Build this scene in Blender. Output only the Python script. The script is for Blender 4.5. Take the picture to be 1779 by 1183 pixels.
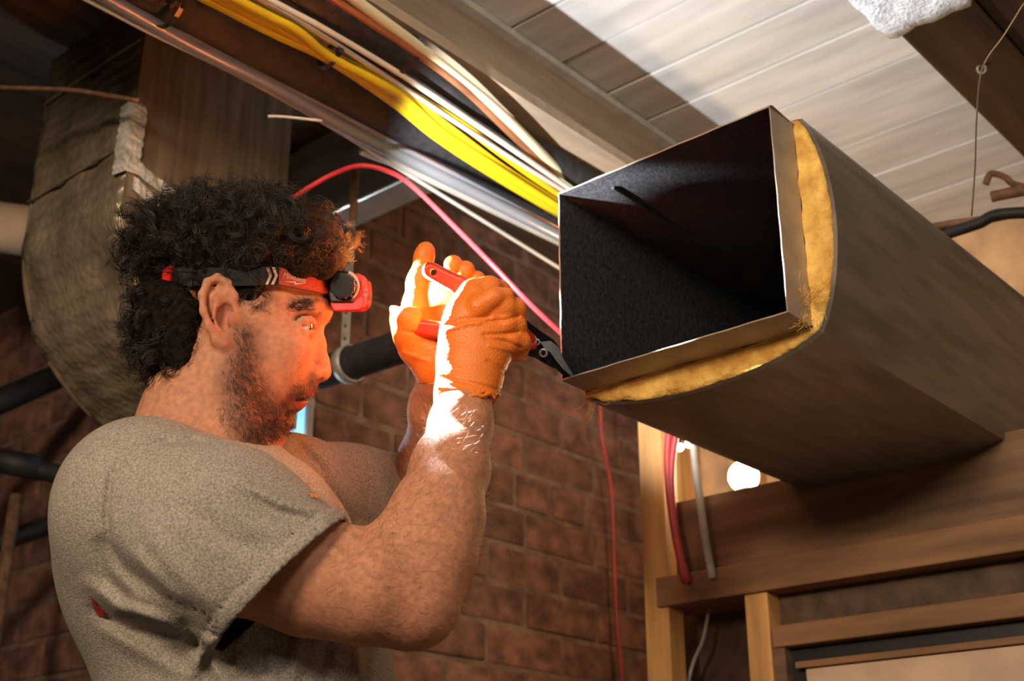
import bpy, bmesh, math, random
import numpy as np
from mathutils import Vector, Matrix

random.seed(7); rng = np.random.default_rng(11)
for o in list(bpy.data.objects): bpy.data.objects.remove(o)
sc = bpy.context.scene; COL = sc.collection

# ------------------------------------------------------------------ camera
FPX, CX, CY = 2268.0, 889.5, 591.5
TH, PHI = math.radians(22.5), math.radians(41.3)
F0 = np.array([math.cos(PHI), math.sin(PHI), 0.0]); RT = np.array([math.sin(PHI), -math.cos(PHI), 0.0]); ZZ = np.array([0, 0, 1.0])
FW = math.cos(TH)*F0 + math.sin(TH)*ZZ; UP = -math.sin(TH)*F0 + math.cos(TH)*ZZ
CAM = np.array([0, 0, 1.1])
def ray(x, y): return FW + RT*(x-CX)/FPX + UP*(CY-y)/FPX
def W(x, y, d): return CAM + d*ray(x, y)                     # point at a distance d in front of the lens
def onz(x, y, z): r = ray(x, y); return CAM + r*((z-CAM[2])/r[2])
def onx(x, y, X): r = ray(x, y); return CAM + r*(X/r[0])
def ony(x, y, Y): r = ray(x, y); return CAM + r*(Y/r[1])
cd = bpy.data.cameras.new('camera'); cam = bpy.data.objects.new('camera', cd); COL.objects.link(cam)
cam.location = CAM; cam.rotation_euler = (math.pi/2+TH, 0, PHI-math.pi/2)
cd.sensor_width = 36; cd.lens = FPX/1779*36; cd.clip_start = .02; cd.clip_end = 50
cd.dof.use_dof = True; cd.dof.focus_distance = 1.25; cd.dof.aperture_fstop = 7.0
sc.camera = cam

# ------------------------------------------------------------------ light and exposure
vs = sc.view_settings
vs.view_transform = 'Standard'; vs.look = 'None'; vs.gamma = 1; vs.use_curve_mapping = False; vs.exposure = 0.0
wd = bpy.data.worlds.new('world'); sc.world = wd; wd.use_nodes = True
wd.node_tree.nodes['Background'].inputs[0].default_value = (1, .72, .48, 1)
wd.node_tree.nodes['Background'].inputs[1].default_value = .055
def area(name, loc, target, size, power, color, sy=None):
    l = bpy.data.lights.new(name, 'AREA'); l.energy = power; l.color = color; l.size = size
    if sy: l.shape = 'RECTANGLE'; l.size_y = sy
    o = bpy.data.objects.new(name, l); COL.objects.link(o); o.location = loc
    o.rotation_euler = (Vector(target)-Vector(loc)).to_track_quat('-Z', 'Y').to_euler(); return o
def cw(x, y, z): return CAM + x*RT + y*UP + z*FW
area('window_daylight', (1.285, 1.775, 1.80), (.95, 1.2, 1.62), .09, 3.0, (.70, .85, 1))
area('room_lamp_light', cw(-.85, .85, -.05), W(420, 800, 1.25), .30, 27.0, (1, .79, .57))
area('sleeve_fill_light', cw(.15, 1.0, .05), W(600, 860, 1.5), .3, 7.0, (1, .88, .76))  # added fill that brightens the far sleeve, no real lamp there
area('ceiling_lamp_light', (1.15, -.75, 2.12), (1.4, .6, 1.6), .30, 3.2, (1, .72, .46))
area('room_bounce_light', cw(1.2, -.3, -.5), W(1300, 650, 1.5), .8, .7, (1, .74, .50))

# ------------------------------------------------------------------ materials
MATS = {}
def _ramp(nt, fac, stops):
    r = nt.nodes.new('ShaderNodeValToRGB'); nt.links.new(fac, r.inputs[0])
    while len(r.color_ramp.elements) < len(stops): r.color_ramp.elements.new(.5)
    for e, (p, c) in zip(r.color_ramp.elements, stops): e.position = p; e.color = (*c, 1)
    return r.outputs[0]
def mat(name, col, rough=.6, metal=0.0, var=.25, scale=(20, 20, 20), bump=0.0, bscale=60., rnd=0.0, emit=None, spec=.5, col2=None, trans=0, sss=0, attr=None, detail=5, coord='Object'):
    if name in MATS: return MATS[name]
    m = bpy.data.materials.new(name); m.use_nodes = True; nt = m.node_tree; b = nt.nodes['Principled BSDF']
    N, L = nt.nodes.new, nt.links.new
    tc = N('ShaderNodeTexCoord'); mp = N('ShaderNodeMapping'); mp.inputs['Scale'].default_value = scale
    L(tc.outputs[coord], mp.inputs[0])
    nz = N('ShaderNodeTexNoise'); nz.inputs['Scale'].default_value = 1.0; nz.inputs['Detail'].default_value = detail; L(mp.outputs[0], nz.inputs['Vector'])
    c2 = col2 if col2 else tuple(max(0, c*(1-var*1.6)) for c in col); c1 = tuple(min(1, c*(1+var)) for c in col)
    out = _ramp(nt, nz.outputs['Fac'], [(.32, c2), (.68, c1)])
    if rnd:
        oi = N('ShaderNodeObjectInfo'); hv = N('ShaderNodeHueSaturation'); L(out, hv.inputs['Color'])
        mr = N('ShaderNodeMapRange'); L(oi.outputs['Random'], mr.inputs[0]); mr.inputs[3].default_value = 1-rnd; mr.inputs[4].default_value = 1+rnd
        L(mr.outputs[0], hv.inputs['Value']); out = hv.outputs[0]
        add = N('ShaderNodeVectorMath'); add.operation = 'ADD'; sc_ = N('ShaderNodeVectorMath'); sc_.operation = 'SCALE'
        sc_.inputs[0].default_value = (37, 11, 53); L(oi.outputs['Random'], sc_.inputs['Scale']); L(tc.outputs[coord], add.inputs[0]); L(sc_.outputs[0], add.inputs[1]); L(add.outputs[0], mp.inputs[0])
    if attr:
        at = N('ShaderNodeAttribute'); at.attribute_name = attr; mx = N('ShaderNodeMix'); mx.data_type = 'RGBA'; mx.blend_type = 'MULTIPLY'; mx.inputs[0].default_value = 1
        L(out, mx.inputs[6]); L(at.outputs['Color'], mx.inputs[7]); out = mx.outputs[2]
    L(out, b.inputs['Base Color'])
    b.inputs['Roughness'].default_value = rough; b.inputs['Metallic'].default_value = metal; b.inputs['Specular IOR Level'].default_value = spec
    if trans: b.inputs['Transmission Weight'].default_value = trans
    if sss:
        b.inputs['Subsurface Weight'].default_value = sss; b.inputs['Subsurface Radius'].default_value = (1, .35, .2); b.inputs['Subsurface Scale'].default_value = .006
    if bump:
        n2 = N('ShaderNodeTexNoise'); n2.inputs['Scale'].default_value = bscale; n2.inputs['Detail'].default_value = 4; L(tc.outputs[coord], n2.inputs['Vector'])
        bp = N('ShaderNodeBump'); bp.inputs['Strength'].default_value = bump; bp.inputs['Distance'].default_value = .004; L(n2.outputs['Fac'], bp.inputs['Height']); L(bp.outputs[0], b.inputs['Normal'])
    if emit:
        b.inputs['Emission Color'].default_value = (*emit[0], 1); b.inputs['Emission Strength'].default_value = emit[1]
    MATS[name] = m; return m
M_board = mat('painted_ceiling_board', (.64, .62, .58), .7, 0, .12, (30, 4, 30), .25, 25, rnd=.10)
M_joist = mat('joist_timber', (.36, .27, .18), .75, 0, .22, (3, 26, 26), .35, 40)
M_darkbeam = mat('dark_beam_timber', (.095, .055, .03), .7, 0, .3, (3, 30, 30), .35, 40)
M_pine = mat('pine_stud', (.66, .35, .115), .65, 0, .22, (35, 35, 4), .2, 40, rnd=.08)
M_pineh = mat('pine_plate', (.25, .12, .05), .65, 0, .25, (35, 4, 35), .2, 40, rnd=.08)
M_ply = mat('plywood', (.20, .11, .055), .7, 0, .3, (20, 5, 40), .2, 50)
M_brick = mat('brick_face', (.20, .092, .062), .85, 0, .35, (22, 22, 30), .6, 120, rnd=.22)
M_mortar = mat('mortar', (.205, .128, .092), .9, 0, .25, (30, 30, 30), .5, 140)
M_galv = mat('galvanised_skin', (.27, .235, .195), .42, .55, .16, (8, 60, 60), .05, 30)
M_galv2 = mat('galvanised_trunk', (.42, .37, .31), .34, .7, .25, (6, 6, 20), .05, 15)
M_black_liner = mat('black_duct_liner', (.036, .038, .041), .6, 0, .3, (160, 160, 160), .35, 300)
M_flange = mat('flange_metal', (.42, .35, .28), .45, .35, .12, (30, 30, 30), .05, 60)
M_fibre = mat('glass_wool', (.83, .50, .13), .95, 0, .3, (40, 40, 40), .9, 130, col2=(.55, .27, .05), sss=.0)
M_foam = mat('black_foam', (.02, .019, .02), .8, 0, .3, (80, 80, 80), .35, 250)
M_steel = mat('conduit_steel', (.46, .47, .50), .32, .45, .15, (4, 40, 40), .04, 40)
M_copper = mat('copper', (.52, .22, .10), .4, .6, .25, (10, 40, 40))
M_yellow = mat('yellow_cable_jacket', (.80, .56, .012), .42, 0, .12, (10, 40, 40))
M_white = mat('white_cable_jacket', (.72, .66, .54), .5, 0, .12, (10, 40, 40))
M_pex = mat('pale_tube', (.72, .68, .42), .4, 0, .1, (10, 30, 30))
M_pvc = mat('cream_pvc', (.50, .46, .38), .5, 0, .12, (10, 30, 30))
M_red = mat('red_cable_jacket', (.75, .05, .06), .4, 0, .1, (20, 20, 20))
M_red_shaded = mat('shaded_red_cable_jacket', (.46, .05, .05), .5, 0, .15, (20, 20, 20))  # same red jacket, with the weaker light put into its colour
M_black = mat('black_plastic', (.015, .015, .016), .4, 0, .2, (60, 60, 60))
M_redpl = mat('red_plastic', (.62, .022, .02), .32, 0, .1, (40, 40, 40))
M_strapred = mat('red_strap_fabric', (.42, .045, .02), .8, 0, .2, (400, 400, 400), .4, 900)
M_strapblk = mat('black_strap_fabric', (.009, .008, .008), .85, 0, .2, (400, 400, 400), .4, 900)
M_print = mat('strap_print', (.72, .50, .38), .7, 0, .1)
M_clear = mat('clear_plastic', (.95, .9, .88), .08, 0, .02, trans=.9)
M_chrome = mat('tool_steel', (.66, .65, .70), .25, .45, .1, (60, 60, 60))
M_toolblk = mat('black_tool_steel', (.025, .025, .028), .35, .5, .2, (60, 60, 60))
M_grip = mat('red_grip', (.52, .03, .008), .38, 0, .12, (40, 40, 40))
M_hair = mat('dark_hair', (.021, .0125, .008), .42, 0, .4, (120, 120, 120), spec=.45)
M_hairbase = mat('hair_mass', (.012, .008, .0055), .95, 0, .4, (150, 150, 150), .8, 350, spec=.05)
M_beard = mat('beard_hair', (.040, .020, .010), .5, 0, .3, (120, 120, 120))
M_armhair = mat('arm_hair', (.30, .17, .08), .5, 0, .2, (120, 120, 120))
M_skin = mat('skin', (.49, .215, .12), .66, 0, .13, (160, 160, 160), .10, 420, spec=.3, sss=.12, attr='tint')
M_eye = mat('eye_white', (.60, .54, .50), .12, 0, .05)
M_iris = mat('iris', (.035, .018, .008), .1, 0, .2)
M_shirt = mat('heather_grey_cotton', (.335, .295, .245), .95, 0, .30, (560, 560, 560), .5, 800, spec=.15, detail=8)
M_glove = mat('orange_nitrile', (.82, .205, .022), .45, 0, .06, (40, 40, 40), sss=.12)
M_denim = mat('work_trousers', (.05, .055, .07), .9, 0, .2, (80, 80, 80))
M_floor = mat('concrete', (.23, .20, .17), .9, 0, .2, (4, 4, 4), .3, 30)
M_foil = mat('foil_bubble_wrap', (.36, .285, .195), .42, .55, .25, (14, 14, 14))
M_foil2 = mat('foil_wrap_face', (.34, .265, .18), .45, .55, .22, (70, 70, 5), .15, 25)
M_foilt = mat('foil_tape', (.85, .80, .72), .3, .35, .2, (40, 40, 40), 1.0, 160)
M_darkiron = mat('dark_iron_pipe', (.022, .018, .016), .6, .2, .3, (30, 30, 30))
M_panel = mat('fibreboard_panel', (.62, .43, .29), .85, 0, .12, (12, 12, 12), .3, 60)
M_kraft = mat('kraft_paper', (.55, .33, .16), .7, 0, .25, (12, 12, 12), .6, 30)
M_batt = mat('white_batt', (.82, .83, .86), .95, 0, .12, (90, 90, 90), .9, 200)
M_bulb = mat('bulb_glow', (1, .9, .75), .3, 0, .0, emit=((1, .80, .52), 60))
M_led = mat('led_glow', (1, .9, .75), .3, 0, .0, emit=((1, .82, .55), 25))
M_sky = mat('window_daylight', (.2, .5, .7), .5, 0, 0, emit=((.17, .52, .78), .95))
M_wire = mat('galvanised_wire', (.36, .26, .17), .5, .5, .1)
M_strapm = mat('hanger_strap', (.42, .40, .35), .5, .4, .2, (60, 60, 60))
M_rust = mat('rusty_strap', (.20, .10, .05), .7, .1, .3, (60, 60, 60))
M_orange = mat('orange_print', (.85, .28, .03), .8); M_redprint = mat('red_print', (.62, .03, .03), .8)
# extra relief: bubble wrap ribs, glove diamond grip
def add_wave_bump(m, kind, scale, axis, strength, dist=.004):
    nt = m.node_tree; b = nt.nodes['Principled BSDF']; N, L = nt.nodes.new, nt.links.new
    tc = N('ShaderNodeTexCoord'); bp = N('ShaderNodeBump'); bp.inputs['Strength'].default_value = strength; bp.inputs['Distance'].default_value = dist
    if kind == 'ribs':
        w = N('ShaderNodeTexWave'); w.bands_direction = axis; w.inputs['Scale'].default_value = scale; w.inputs['Distortion'].default_value = 1.2; L(tc.outputs['Object'], w.inputs[0])
        v = N('ShaderNodeTexVoronoi'); v.inputs['Scale'].default_value = 95; L(tc.outputs['Object'], v.inputs[0])
        s = N('ShaderNodeMath'); s.operation = 'SUBTRACT'; L(w.outputs['Fac'], s.inputs[0]); L(v.outputs['Distance'], s.inputs[1]); L(s.outputs[0], bp.inputs['Height'])
    else:
        v = N('ShaderNodeTexVoronoi'); v.inputs['Scale'].default_value = scale; L(tc.outputs['Object'], v.inputs[0]); L(v.outputs['Distance'], bp.inputs['Height']); bp.invert = True
    L(bp.outputs[0], b.inputs['Normal'])
add_wave_bump(M_foil, 'ribs', 14, 'Z', .55); add_wave_bump(M_glove, 'vor', 520, 'X', .35, .0012)

# ------------------------------------------------------------------ builders
ORG = {}
def tag(o, label=None, cat=None, group=None, kind=None):
    if label: o['label'] = label
    if cat: o['category'] = cat
    if group: o['group'] = group
    if kind: o['kind'] = kind
    return o
def empty(name, loc, label, cat, group=None):
    o = bpy.data.objects.new(name, None); COL.objects.link(o); o.location = loc; o.empty_display_size = .05
    ORG[o] = np.array(loc, float); return tag(o, label, cat, group)
def mk(name, v, f, m, parent=None, smooth=False, origin=None):
    """one mesh object from world-space points"""
    v = np.asarray(v, float).reshape(-1, 3)
    if parent is not None: org = ORG[parent]
    else: org = np.array(origin if origin is not None else [v[:, 0].mean(), v[:, 1].mean(), v[:, 2].min()], float)
    me = bpy.data.meshes.new(name); me.from_pydata((v-org).tolist(), [], [tuple(map(int, q)) for q in f] if not isinstance(f, np.ndarray) else f.tolist()); me.update()
    if m: me.materials.append(m)
    if smooth: me.polygons.foreach_set('use_smooth', np.ones(len(me.polygons), bool))
    o = bpy.data.objects.new(name, me); COL.objects.link(o)
    if parent is not None: o.parent = parent; ORG[o] = org
    else: o.location = org; ORG[o] = org
    return o
def bev(o, w, seg=1):
    b = o.modifiers.new('bevel', 'BEVEL'); b.width = w; b.segments = seg; b.limit_method = 'ANGLE'; return o
def boxv(x0, x1, y0, y1, z0, z1):
    v = [(x, y, z) for x in (x0, x1) for y in (y0, y1) for z in (z0, z1)]
    f = [(0, 1, 3, 2), (4, 6, 7, 5), (0, 4, 5, 1), (2, 3, 7, 6), (0, 2, 6, 4), (1, 5, 7, 3)]; return v, f
def box(name, x0, x1, y0, y1, z0, z1, m, parent=None, bevel=.0):
    v, f = boxv(x0, x1, y0, y1, z0, z1); o = mk(name, v, f, m, parent)
    if bevel: bev(o, bevel, 2)
    return o
def joined(name, parts, m, parent=None, smooth=False):
    V, F, n = [], [], 0
    for v, f in parts:
        V += [tuple(p) for p in v]; F += [tuple(i+n for i in q) for q in f]; n += len(v)
    return mk(name, V, F, m, parent, smooth)
def catmull(P, n=8):
    P = [np.asarray(p, float) for p in P]
    if len(P) < 3: return P
    Q = [2*P[0]-P[1]]+P+[2*P[-1]-P[-2]]; out = []
    for i in range(1, len(Q)-2):
        for k in range(n):
            t = k/n; a, b, c, d = Q[i-1], Q[i], Q[i+1], Q[i+2]
            out.append(.5*((2*b)+(c-a)*t+(2*a-5*b+4*c-d)*t*t+(3*b-a-3*c+d)*t**3))
    return out+[P[-1]]
def tubev(P, r, n=10, r2=None, up=None):
    """swept tube; r may be a list; r2 = second radius for a flat section"""
    P = np.array(P, float); m = len(P); R = np.broadcast_to(np.asarray(r, float), (m,)); R2 = R if r2 is None else np.broadcast_to(np.asarray(r2, float), (m,))
    T = np.gradient(P, axis=0); T /= np.linalg.norm(T, axis=1)[:, None]+1e-12
    a = np.array(up if up is not None else (0.13, .21, .97)); V = []
    u = np.cross(T[0], a); u /= np.linalg.norm(u)
    for i in range(m):
        u = u-T[i]*(u@T[i]); u /= np.linalg.norm(u); w = np.cross(T[i], u)
        for k in range(n):
            an = 2*math.pi*k/n; V.append(P[i]+u*math.cos(an)*R[i]+w*math.sin(an)*R2[i])
    F = [(i*n+k, i*n+(k+1) % n, (i+1)*n+(k+1) % n, (i+1)*n+k) for i in range(m-1) for k in range(n)]
    F += [tuple(range(n-1, -1, -1)), tuple((m-1)*n+k for k in range(n))]
    return V, F
def tube(name, P, r, m, parent=None, n=10, r2=None, up=None, smooth=True):
    v, f = tubev(P, r, n, r2, up); o = mk(name, v, f, m, parent, smooth); return o
def prismv(poly, off):
    """poly: world points of an outline; off: world vector of thickness"""
    n = len(poly); P = [np.asarray(p, float) for p in poly]; off = np.asarray(off, float)
    V = [p for p in P]+[p+off for p in P]
    F = [tuple(range(n)), tuple(range(2*n-1, n-1, -1))]+[(i, i+n, (i+1) % n+n, (i+1) % n) for i in range(n)]
    return V, F
def fixn(o):
    bm = bmesh.new(); bm.from_mesh(o.data); bmesh.ops.recalc_face_normals(bm, faces=bm.faces); bm.to_mesh(o.data); bm.free(); return o
def prism(name, poly, off, m, parent=None, bevel=0):
    o = fixn(mk(name, *prismv(poly, off), m, parent))
    if bevel: bev(o, bevel, 2)
    return o
def cylv(a, b, r, n=20): 
    a, b = np.array(a, float), np.array(b, float); return tubev([a, a*.5+b*.5, b], r, n)
def cyl(name, a, b, r, m, parent=None, n=20, bevel=0):
    o = mk(name, *cylv(a, b, r, n), m, parent)
    if bevel: bev(o, bevel, 2)
    return o

# ================================================================== the setting
ZC = 2.30
box('floor', -1.6, 3.4, -1.2, 3.2, -.05, 0, M_floor)['kind'] = 'structure'
# ceiling: separate painted boards running away to the left, under a dark backing
ceil = box('ceiling', -1.6, 3.4, -1.2, 3.2, ZC+.02, ZC+.05, M_darkbeam); ceil['kind'] = 'structure'
seams = [.30, .44, .57, .70, .83, .96, 1.10, 1.242, 1.365, 1.483, 1.592, 1.712, 1.893, 2.02, 2.15, 2.30, 2.44]
for a, b in zip(seams[:-1], seams[1:]):
    box('board', a+.0022, b-.0022, -.3, 1.32, ZC+rng.uniform(-.001, .002), ZC+.02, M_board, ceil, .002)
def S(o): o['kind'] = 'structure'; return o
# brick walls, each brick its own piece
BW, BH, MJ = .205, .065, .010
brick_cache = {}
def brick(parent, axis, u0, u1, z0, plane):
    key = (axis, round(u1-u0, 3)); j = rng.uniform(-.0025, .003)
    if key not in brick_cache:
        L = u1-u0; v, f = boxv(0, L, 0, .05, 0, BH) if axis == 'x' else boxv(0, .05, 0, L, 0, BH)
        o = mk('brick', v, f, M_brick, None, origin=(0, 0, 0)); bev(o, .004, 2); brick_cache[key] = o
    else:
        s = brick_cache[key]; o = s.copy(); COL.objects.link(o)
    o.parent = parent
    loc = np.array((u0, plane+j, z0) if axis == 'x' else (plane+j, u0, z0)); o.location = loc-ORG[parent]
    o.rotation_euler = (rng.uniform(-.006, .006), rng.uniform(-.006, .006), rng.uniform(-.006, .006)); return o
wb = S(box('wall_back', 1.314, 2.32, 1.59, 1.75, 0, 2.34, M_mortar))
wl = S(box('wall_left', 1.313, 1.45, 1.75, 3.2, 0, 2.34, M_mortar))
def courses(parent, axis, u_lo, u_hi, plane, z_lo, z_hi, hole=None):
    k = 0; z = z_lo
    while z < z_hi:
        hdr = (k % 6 == 3); L = .0975 if hdr else BW; step = L+MJ; off = (0 if k % 2 else step/2) if not hdr else .03
        u = u_lo-off
        while u < u_hi-.02:
            a, b = max(u, u_lo), min(u+L, u_hi)
            if b-a > .03 and not (hole and b > hole[0] and a < hole[1] and z+BH > hole[2] and z < hole[3]): brick(parent, axis, a, b, z, plane)
            u += step
        z += BH+MJ; k += 1
courses(wb, 'x', 1.314, 2.31, 1.5865, 1.084, 2.30)
courses(wl, 'y', 1.70, 3.0, 1.3095, 1.084, 2.30, (1.60, 1.86, 1.66, 2.02))
# small window beside the brick corner
win = S(mk('window_1', *boxv(1.302, 1.306, 1.594, 1.83, 1.66, 1.99), M_sky))
joined('window_frame', [boxv(1.299, 1.312, 1.587, 1.594, 1.64, 2.01), boxv(1.296, 1.312, 1.83, 1.845, 1.64, 2.01), boxv(1.299, 1.312, 1.587, 1.845, 1.645, 1.66), boxv(1.299, 1.312, 1.587, 1.845, 1.99, 2.005)], M_steel, win)
# walls out of view that close the room
S(box('wall_right', 3.3, 3.4, -1.2, 3.2, 0, ZC, M_kraft)); S(box('wall_front', -1.6, 3.4, -1.3, -1.2, 0, ZC, M_mortar)); S(box('wall_side', -1.7, -1.6, -1.2, 3.2, 0, ZC, M_mortar))
# joists
jo = S(box('trim_1', -.6, 3.2, 1.107, 1.22, 2.082, ZC, M_joist, None, .004))
S(box('light_block_strip', -.6, 3.2, .988, 1.1065, 2.084, 2.10, M_joist))  # added strip, keeps headlamp light off the ceiling beside the joist
S(joined('trim_2', [boxv(-.6, 3.2, 1.09, 1.107, ZC-.014, ZC-.002)], M_board))
# dark beam on the right, with a batt of white insulation at its end
xb = float(onz(1627, 25, 2.15)[0])
S(box('trim_3', xb, 3.2, .475, .575, 2.15, ZC, M_darkbeam, None, .004))
S(box('trim_4', -.2, 3.2, .40, .474, 2.165, ZC, M_darkbeam, None, .003))
def lumpy(o, amp, freq, seed=0):
    me = o.data; n = len(me.vertices); co = np.empty(n*3); me.vertices.foreach_get('co', co); co = co.reshape(-1, 3)
    r = np.random.default_rng(seed); D = np.zeros_like(co)
    for k in range(6):
        w = r.normal(size=(3,)); w *= freq*(1+.6*k)/np.linalg.norm(w); D += np.sin(co@w+r.uniform(0, 6))[:, None]*r.normal(size=3)/(1+.5*k)
    co += D*amp; me.vertices.foreach_set('co', co.ravel()); me.update(); return o
def gridbox(name, x0, x1, y0, y1, z0, z1, m, step, parent=None, smooth=True):
    bm = bmesh.new(); bmesh.ops.create_cube(bm, size=1)
    for v in bm.verts: v.co = Vector(((x0 if v.co.x < 0 else x1), (y0 if v.co.y < 0 else y1), (z0 if v.co.z < 0 else z1)))
    for ax, L in ((0, x1-x0), (1, y1-y0), (2, z1-z0)):
        k = max(1, int(L/step))
        for i in range(1, k):
            c = [0, 0, 0]; c[ax] = (x0, y0, z0)[ax]+L*i/k; nn = [0, 0, 0]; nn[ax] = 1
            bmesh.ops.bisect_plane(bm, geom=bm.verts[:]+bm.edges[:]+bm.faces[:], plane_co=c, plane_no=nn)
    V = [tuple(v.co) for v in bm.verts]; bm.verts.index_update(); F = [[v.index for v in f.verts] for f in bm.faces]; bm.free()
    return mk(name, V, F, m, parent, smooth)
tag(lumpy(gridbox('insulation_batt', xb-.33, xb-.003, .47, .585, 2.14, ZC-.01, M_batt, .012), .0015, 160, 3), 'white fluffy insulation batt tucked under ceiling at end of dark beam', 'insulation')

# foil-wrapped elbow duct, upper left
EX, EY0, EY1 = .82, 1.42, 1.68
el = empty('insulated_elbow_duct', (1.0, 1.6, 1.69), 'foil bubble-wrapped elbow duct curving down behind the man', 'duct')
cxr, czr, Rr = EX+.27, 1.975, .27
arc = [(EX, 2.29), (EX, 2.2), (EX, 2.1), (EX, 2.03)]+[(cxr-Rr*math.cos(a), czr-Rr*math.sin(a)) for a in np.linspace(0.05, math.pi/2, 22)]+[(cxr+.05, czr-Rr)]
inner = [(cxr+.05, czr+.01), (cxr, czr+.02), (cxr, 2.1), (cxr, 2.29)]
n = len(arc); NY = 16; ys = np.linspace(EY0, EY1, NY)
V = [(x, y, z) for y in ys for x, z in arc]; F = [(j*n+i, j*n+i+1, (j+1)*n+i+1, (j+1)*n+i) for j in range(NY-1) for i in range(n-1)]
heel = fixn(mk('heel_wrap', V, F, M_foil, el, True)); lumpy(heel, .0022, 45, 4)
sol = heel.modifiers.new('solid', 'SOLIDIFY'); sol.thickness = .006
prof = arc+inner
for yy, nm in ((EY0, 'cheek_panel'), (EY1, 'cheek_panel')):
    fixn(mk(nm, *prismv([(x, yy, z) for x, z in prof], (0, -.004, 0)), M_foil2, el))
fixn(mk('throat_panel', *prismv([(x, EY0, z) for x, z in inner]+[(x+.004, EY0, z) for x, z in inner[::-1]], (0, EY1-EY0, 0)), M_foil, el))
zs = np.linspace(2.10, 1.99, 22)
tv = []
for z in zs: tv += [(EX-.006+rng.normal(0, .0012), EY0+.022+rng.normal(0, .001), z), (EX-.007+rng.normal(0, .0015), EY0-.006+rng.normal(0, .0012), z), (EX+.016+rng.normal(0, .001), EY0-.007+rng.normal(0, .0015), z)]
tf = [(3*i+k, 3*i+k+1, 3*i+k+4, 3*i+k+3) for i in range(21) for k in (0, 1)]
mk('seam_tape', tv, tf, M_foilt, el).modifiers.new('solid', 'SOLIDIFY').thickness = .001
for (z0, x1) in ((2.0, .10), (1.975, .07)):
    V = []; 
    for i in range(12):
        x = EX+.01+x1*i/11
        V += [(x, EY0-.0065+rng.normal(0, .001), z0+.012-.03*i/11), (x, EY0-.0075+rng.normal(0, .001), z0-.008-.03*i/11)]
    mk('seam_tape', V, [(2*i, 2*i+1, 2*i+3, 2*i+2) for i in range(11)], M_foilt, el).modifiers.new('solid', 'SOLIDIFY').thickness = .001
for k, z in enumerate((2.205, 2.035)):
    tube('wrap_seam', [(EX-.003, y, z+.004*math.sin(9*y)) for y in np.linspace(EY0, EY1, 9)], .003, M_foil, el, 6)
# bare metal trunk duct behind
tr = box('trunk_duct', 1.246, 1.308, 1.245, 2.3, 2.125, 2.285, M_galv2, None, .004)
tag(tr, 'bare galvanised trunk duct crossing under ceiling behind metal strap', 'duct')
for y in (1.30, 1.43): box('standing_seam', 1.2425, 1.247, y, y+.008, 2.125, 2.285, M_galv2, tr)
# tan pipe, left edge
tag(tube('tan_pipe', [W(-160, 375, 2.35), W(-20, 392, 2.35), W(70, 404, 2.35)], .046, M_panel, n=20), 'tan pipe at left edge beside foil-wrapped elbow', 'pipe')
# dark pipes on the left
p = tag(tube('drain_pipe', [W(-200, 760, 2.25), W(0, 800, 2.25), W(160, 838, 2.25)], .017, M_darkiron, n=14), 'black iron drain pipe with coupling behind shoulder', 'pipe')
tube('pipe_coupling', [W(-60, 789, 2.25), W(20, 804, 2.25), W(72, 814, 2.25)], .022, M_darkiron, p, 14)
tag(tube('iron_pipe', [W(-200, 1010, 2.2), W(0, 942, 2.3), W(150, 890, 2.4)], .017, M_darkiron, n=14), 'black iron pipe sloping up to the right, lowest behind shoulder', 'pipe')
tag(tube('vent_pipe', [W(-160, 770, 2.3), W(0, 697, 2.4), W(120, 645, 2.5)], .024, M_darkiron, n=14), 'black pipe sloping up under rounded foil elbow', 'pipe')
b = W(28, 860, 2.28)
tag(tube('riser_pipe', [(b[0], b[1], 0), (b[0], b[1], .9), (b[0], b[1], b[2])], .011, M_rust, n=12), 'thin brown vertical pipe at lower left edge', 'pipe')
tag(tube('loose_wire', catmull([W(-80, 150, 1.75), W(0, 152, 1.75), W(120, 156, 1.74), W(200, 168, 1.72), W(242, 175, 1.70)]), .0035, M_rust, n=6), 'thin brown wire sagging across upper left corner', 'wire')
tag(tube('wire_stub', catmull([W(466, 202, 1.66), W(495, 203, 1.66), W(560, 210, 1.68)]), .002, M_white, n=6), 'short pale wire stub under the metal conduits', 'wire')

# hanging black pipe with perforated strap
hp = [(1.185, y, 1.802+.02*(y-1.3)) for y in np.linspace(1.17, 1.56, 8)]
tag(tube('insulated_pipe', hp, .0245, M_foam, n=22), 'black foam-covered pipe held in strap loop behind the gloved hands', 'pipe')
hs = empty('pipe_hanger', (1.185, 1.362, 1.80), 'perforated metal pipe hanger strap, rusty above and grey below', 'hanger')
box('upper_strap', 1.176, 1.179, 1.352, 1.368, 2.03, 2.13, M_rust, hs)['label'] = 'rusty upper strap'
lo = box('lower_strap', 1.1745, 1.1765, 1.352, 1.369, 1.822, 2.035, M_strapm, hs)
for i in range(9): cyl('strap_hole', (1.1738, 1.3605, 1.84+i*.021), (1.175, 1.3605, 1.84+i*.021), .0025, M_black, lo, 8)
V = []; 
for a in np.linspace(0, 2*math.pi, 28, endpoint=False):
    for yy in (1.352, 1.369): 
        for r_ in (.0255, .0285): V.append((1.185+r_*math.cos(a), yy, 1.803+r_*math.sin(a)))
F = []
for i in range(28):
    a, b_ = 4*i, 4*((i+1) % 28); F += [(a+1, b_+1, b_+3, a+3), (a, a+2, b_+2, b_), (a, b_, b_+1, a+1), (a+2, a+3, b_+3, b_+2)]
fixn(mk('strap_loop', V, F, M_strapm, hs, True))

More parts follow.
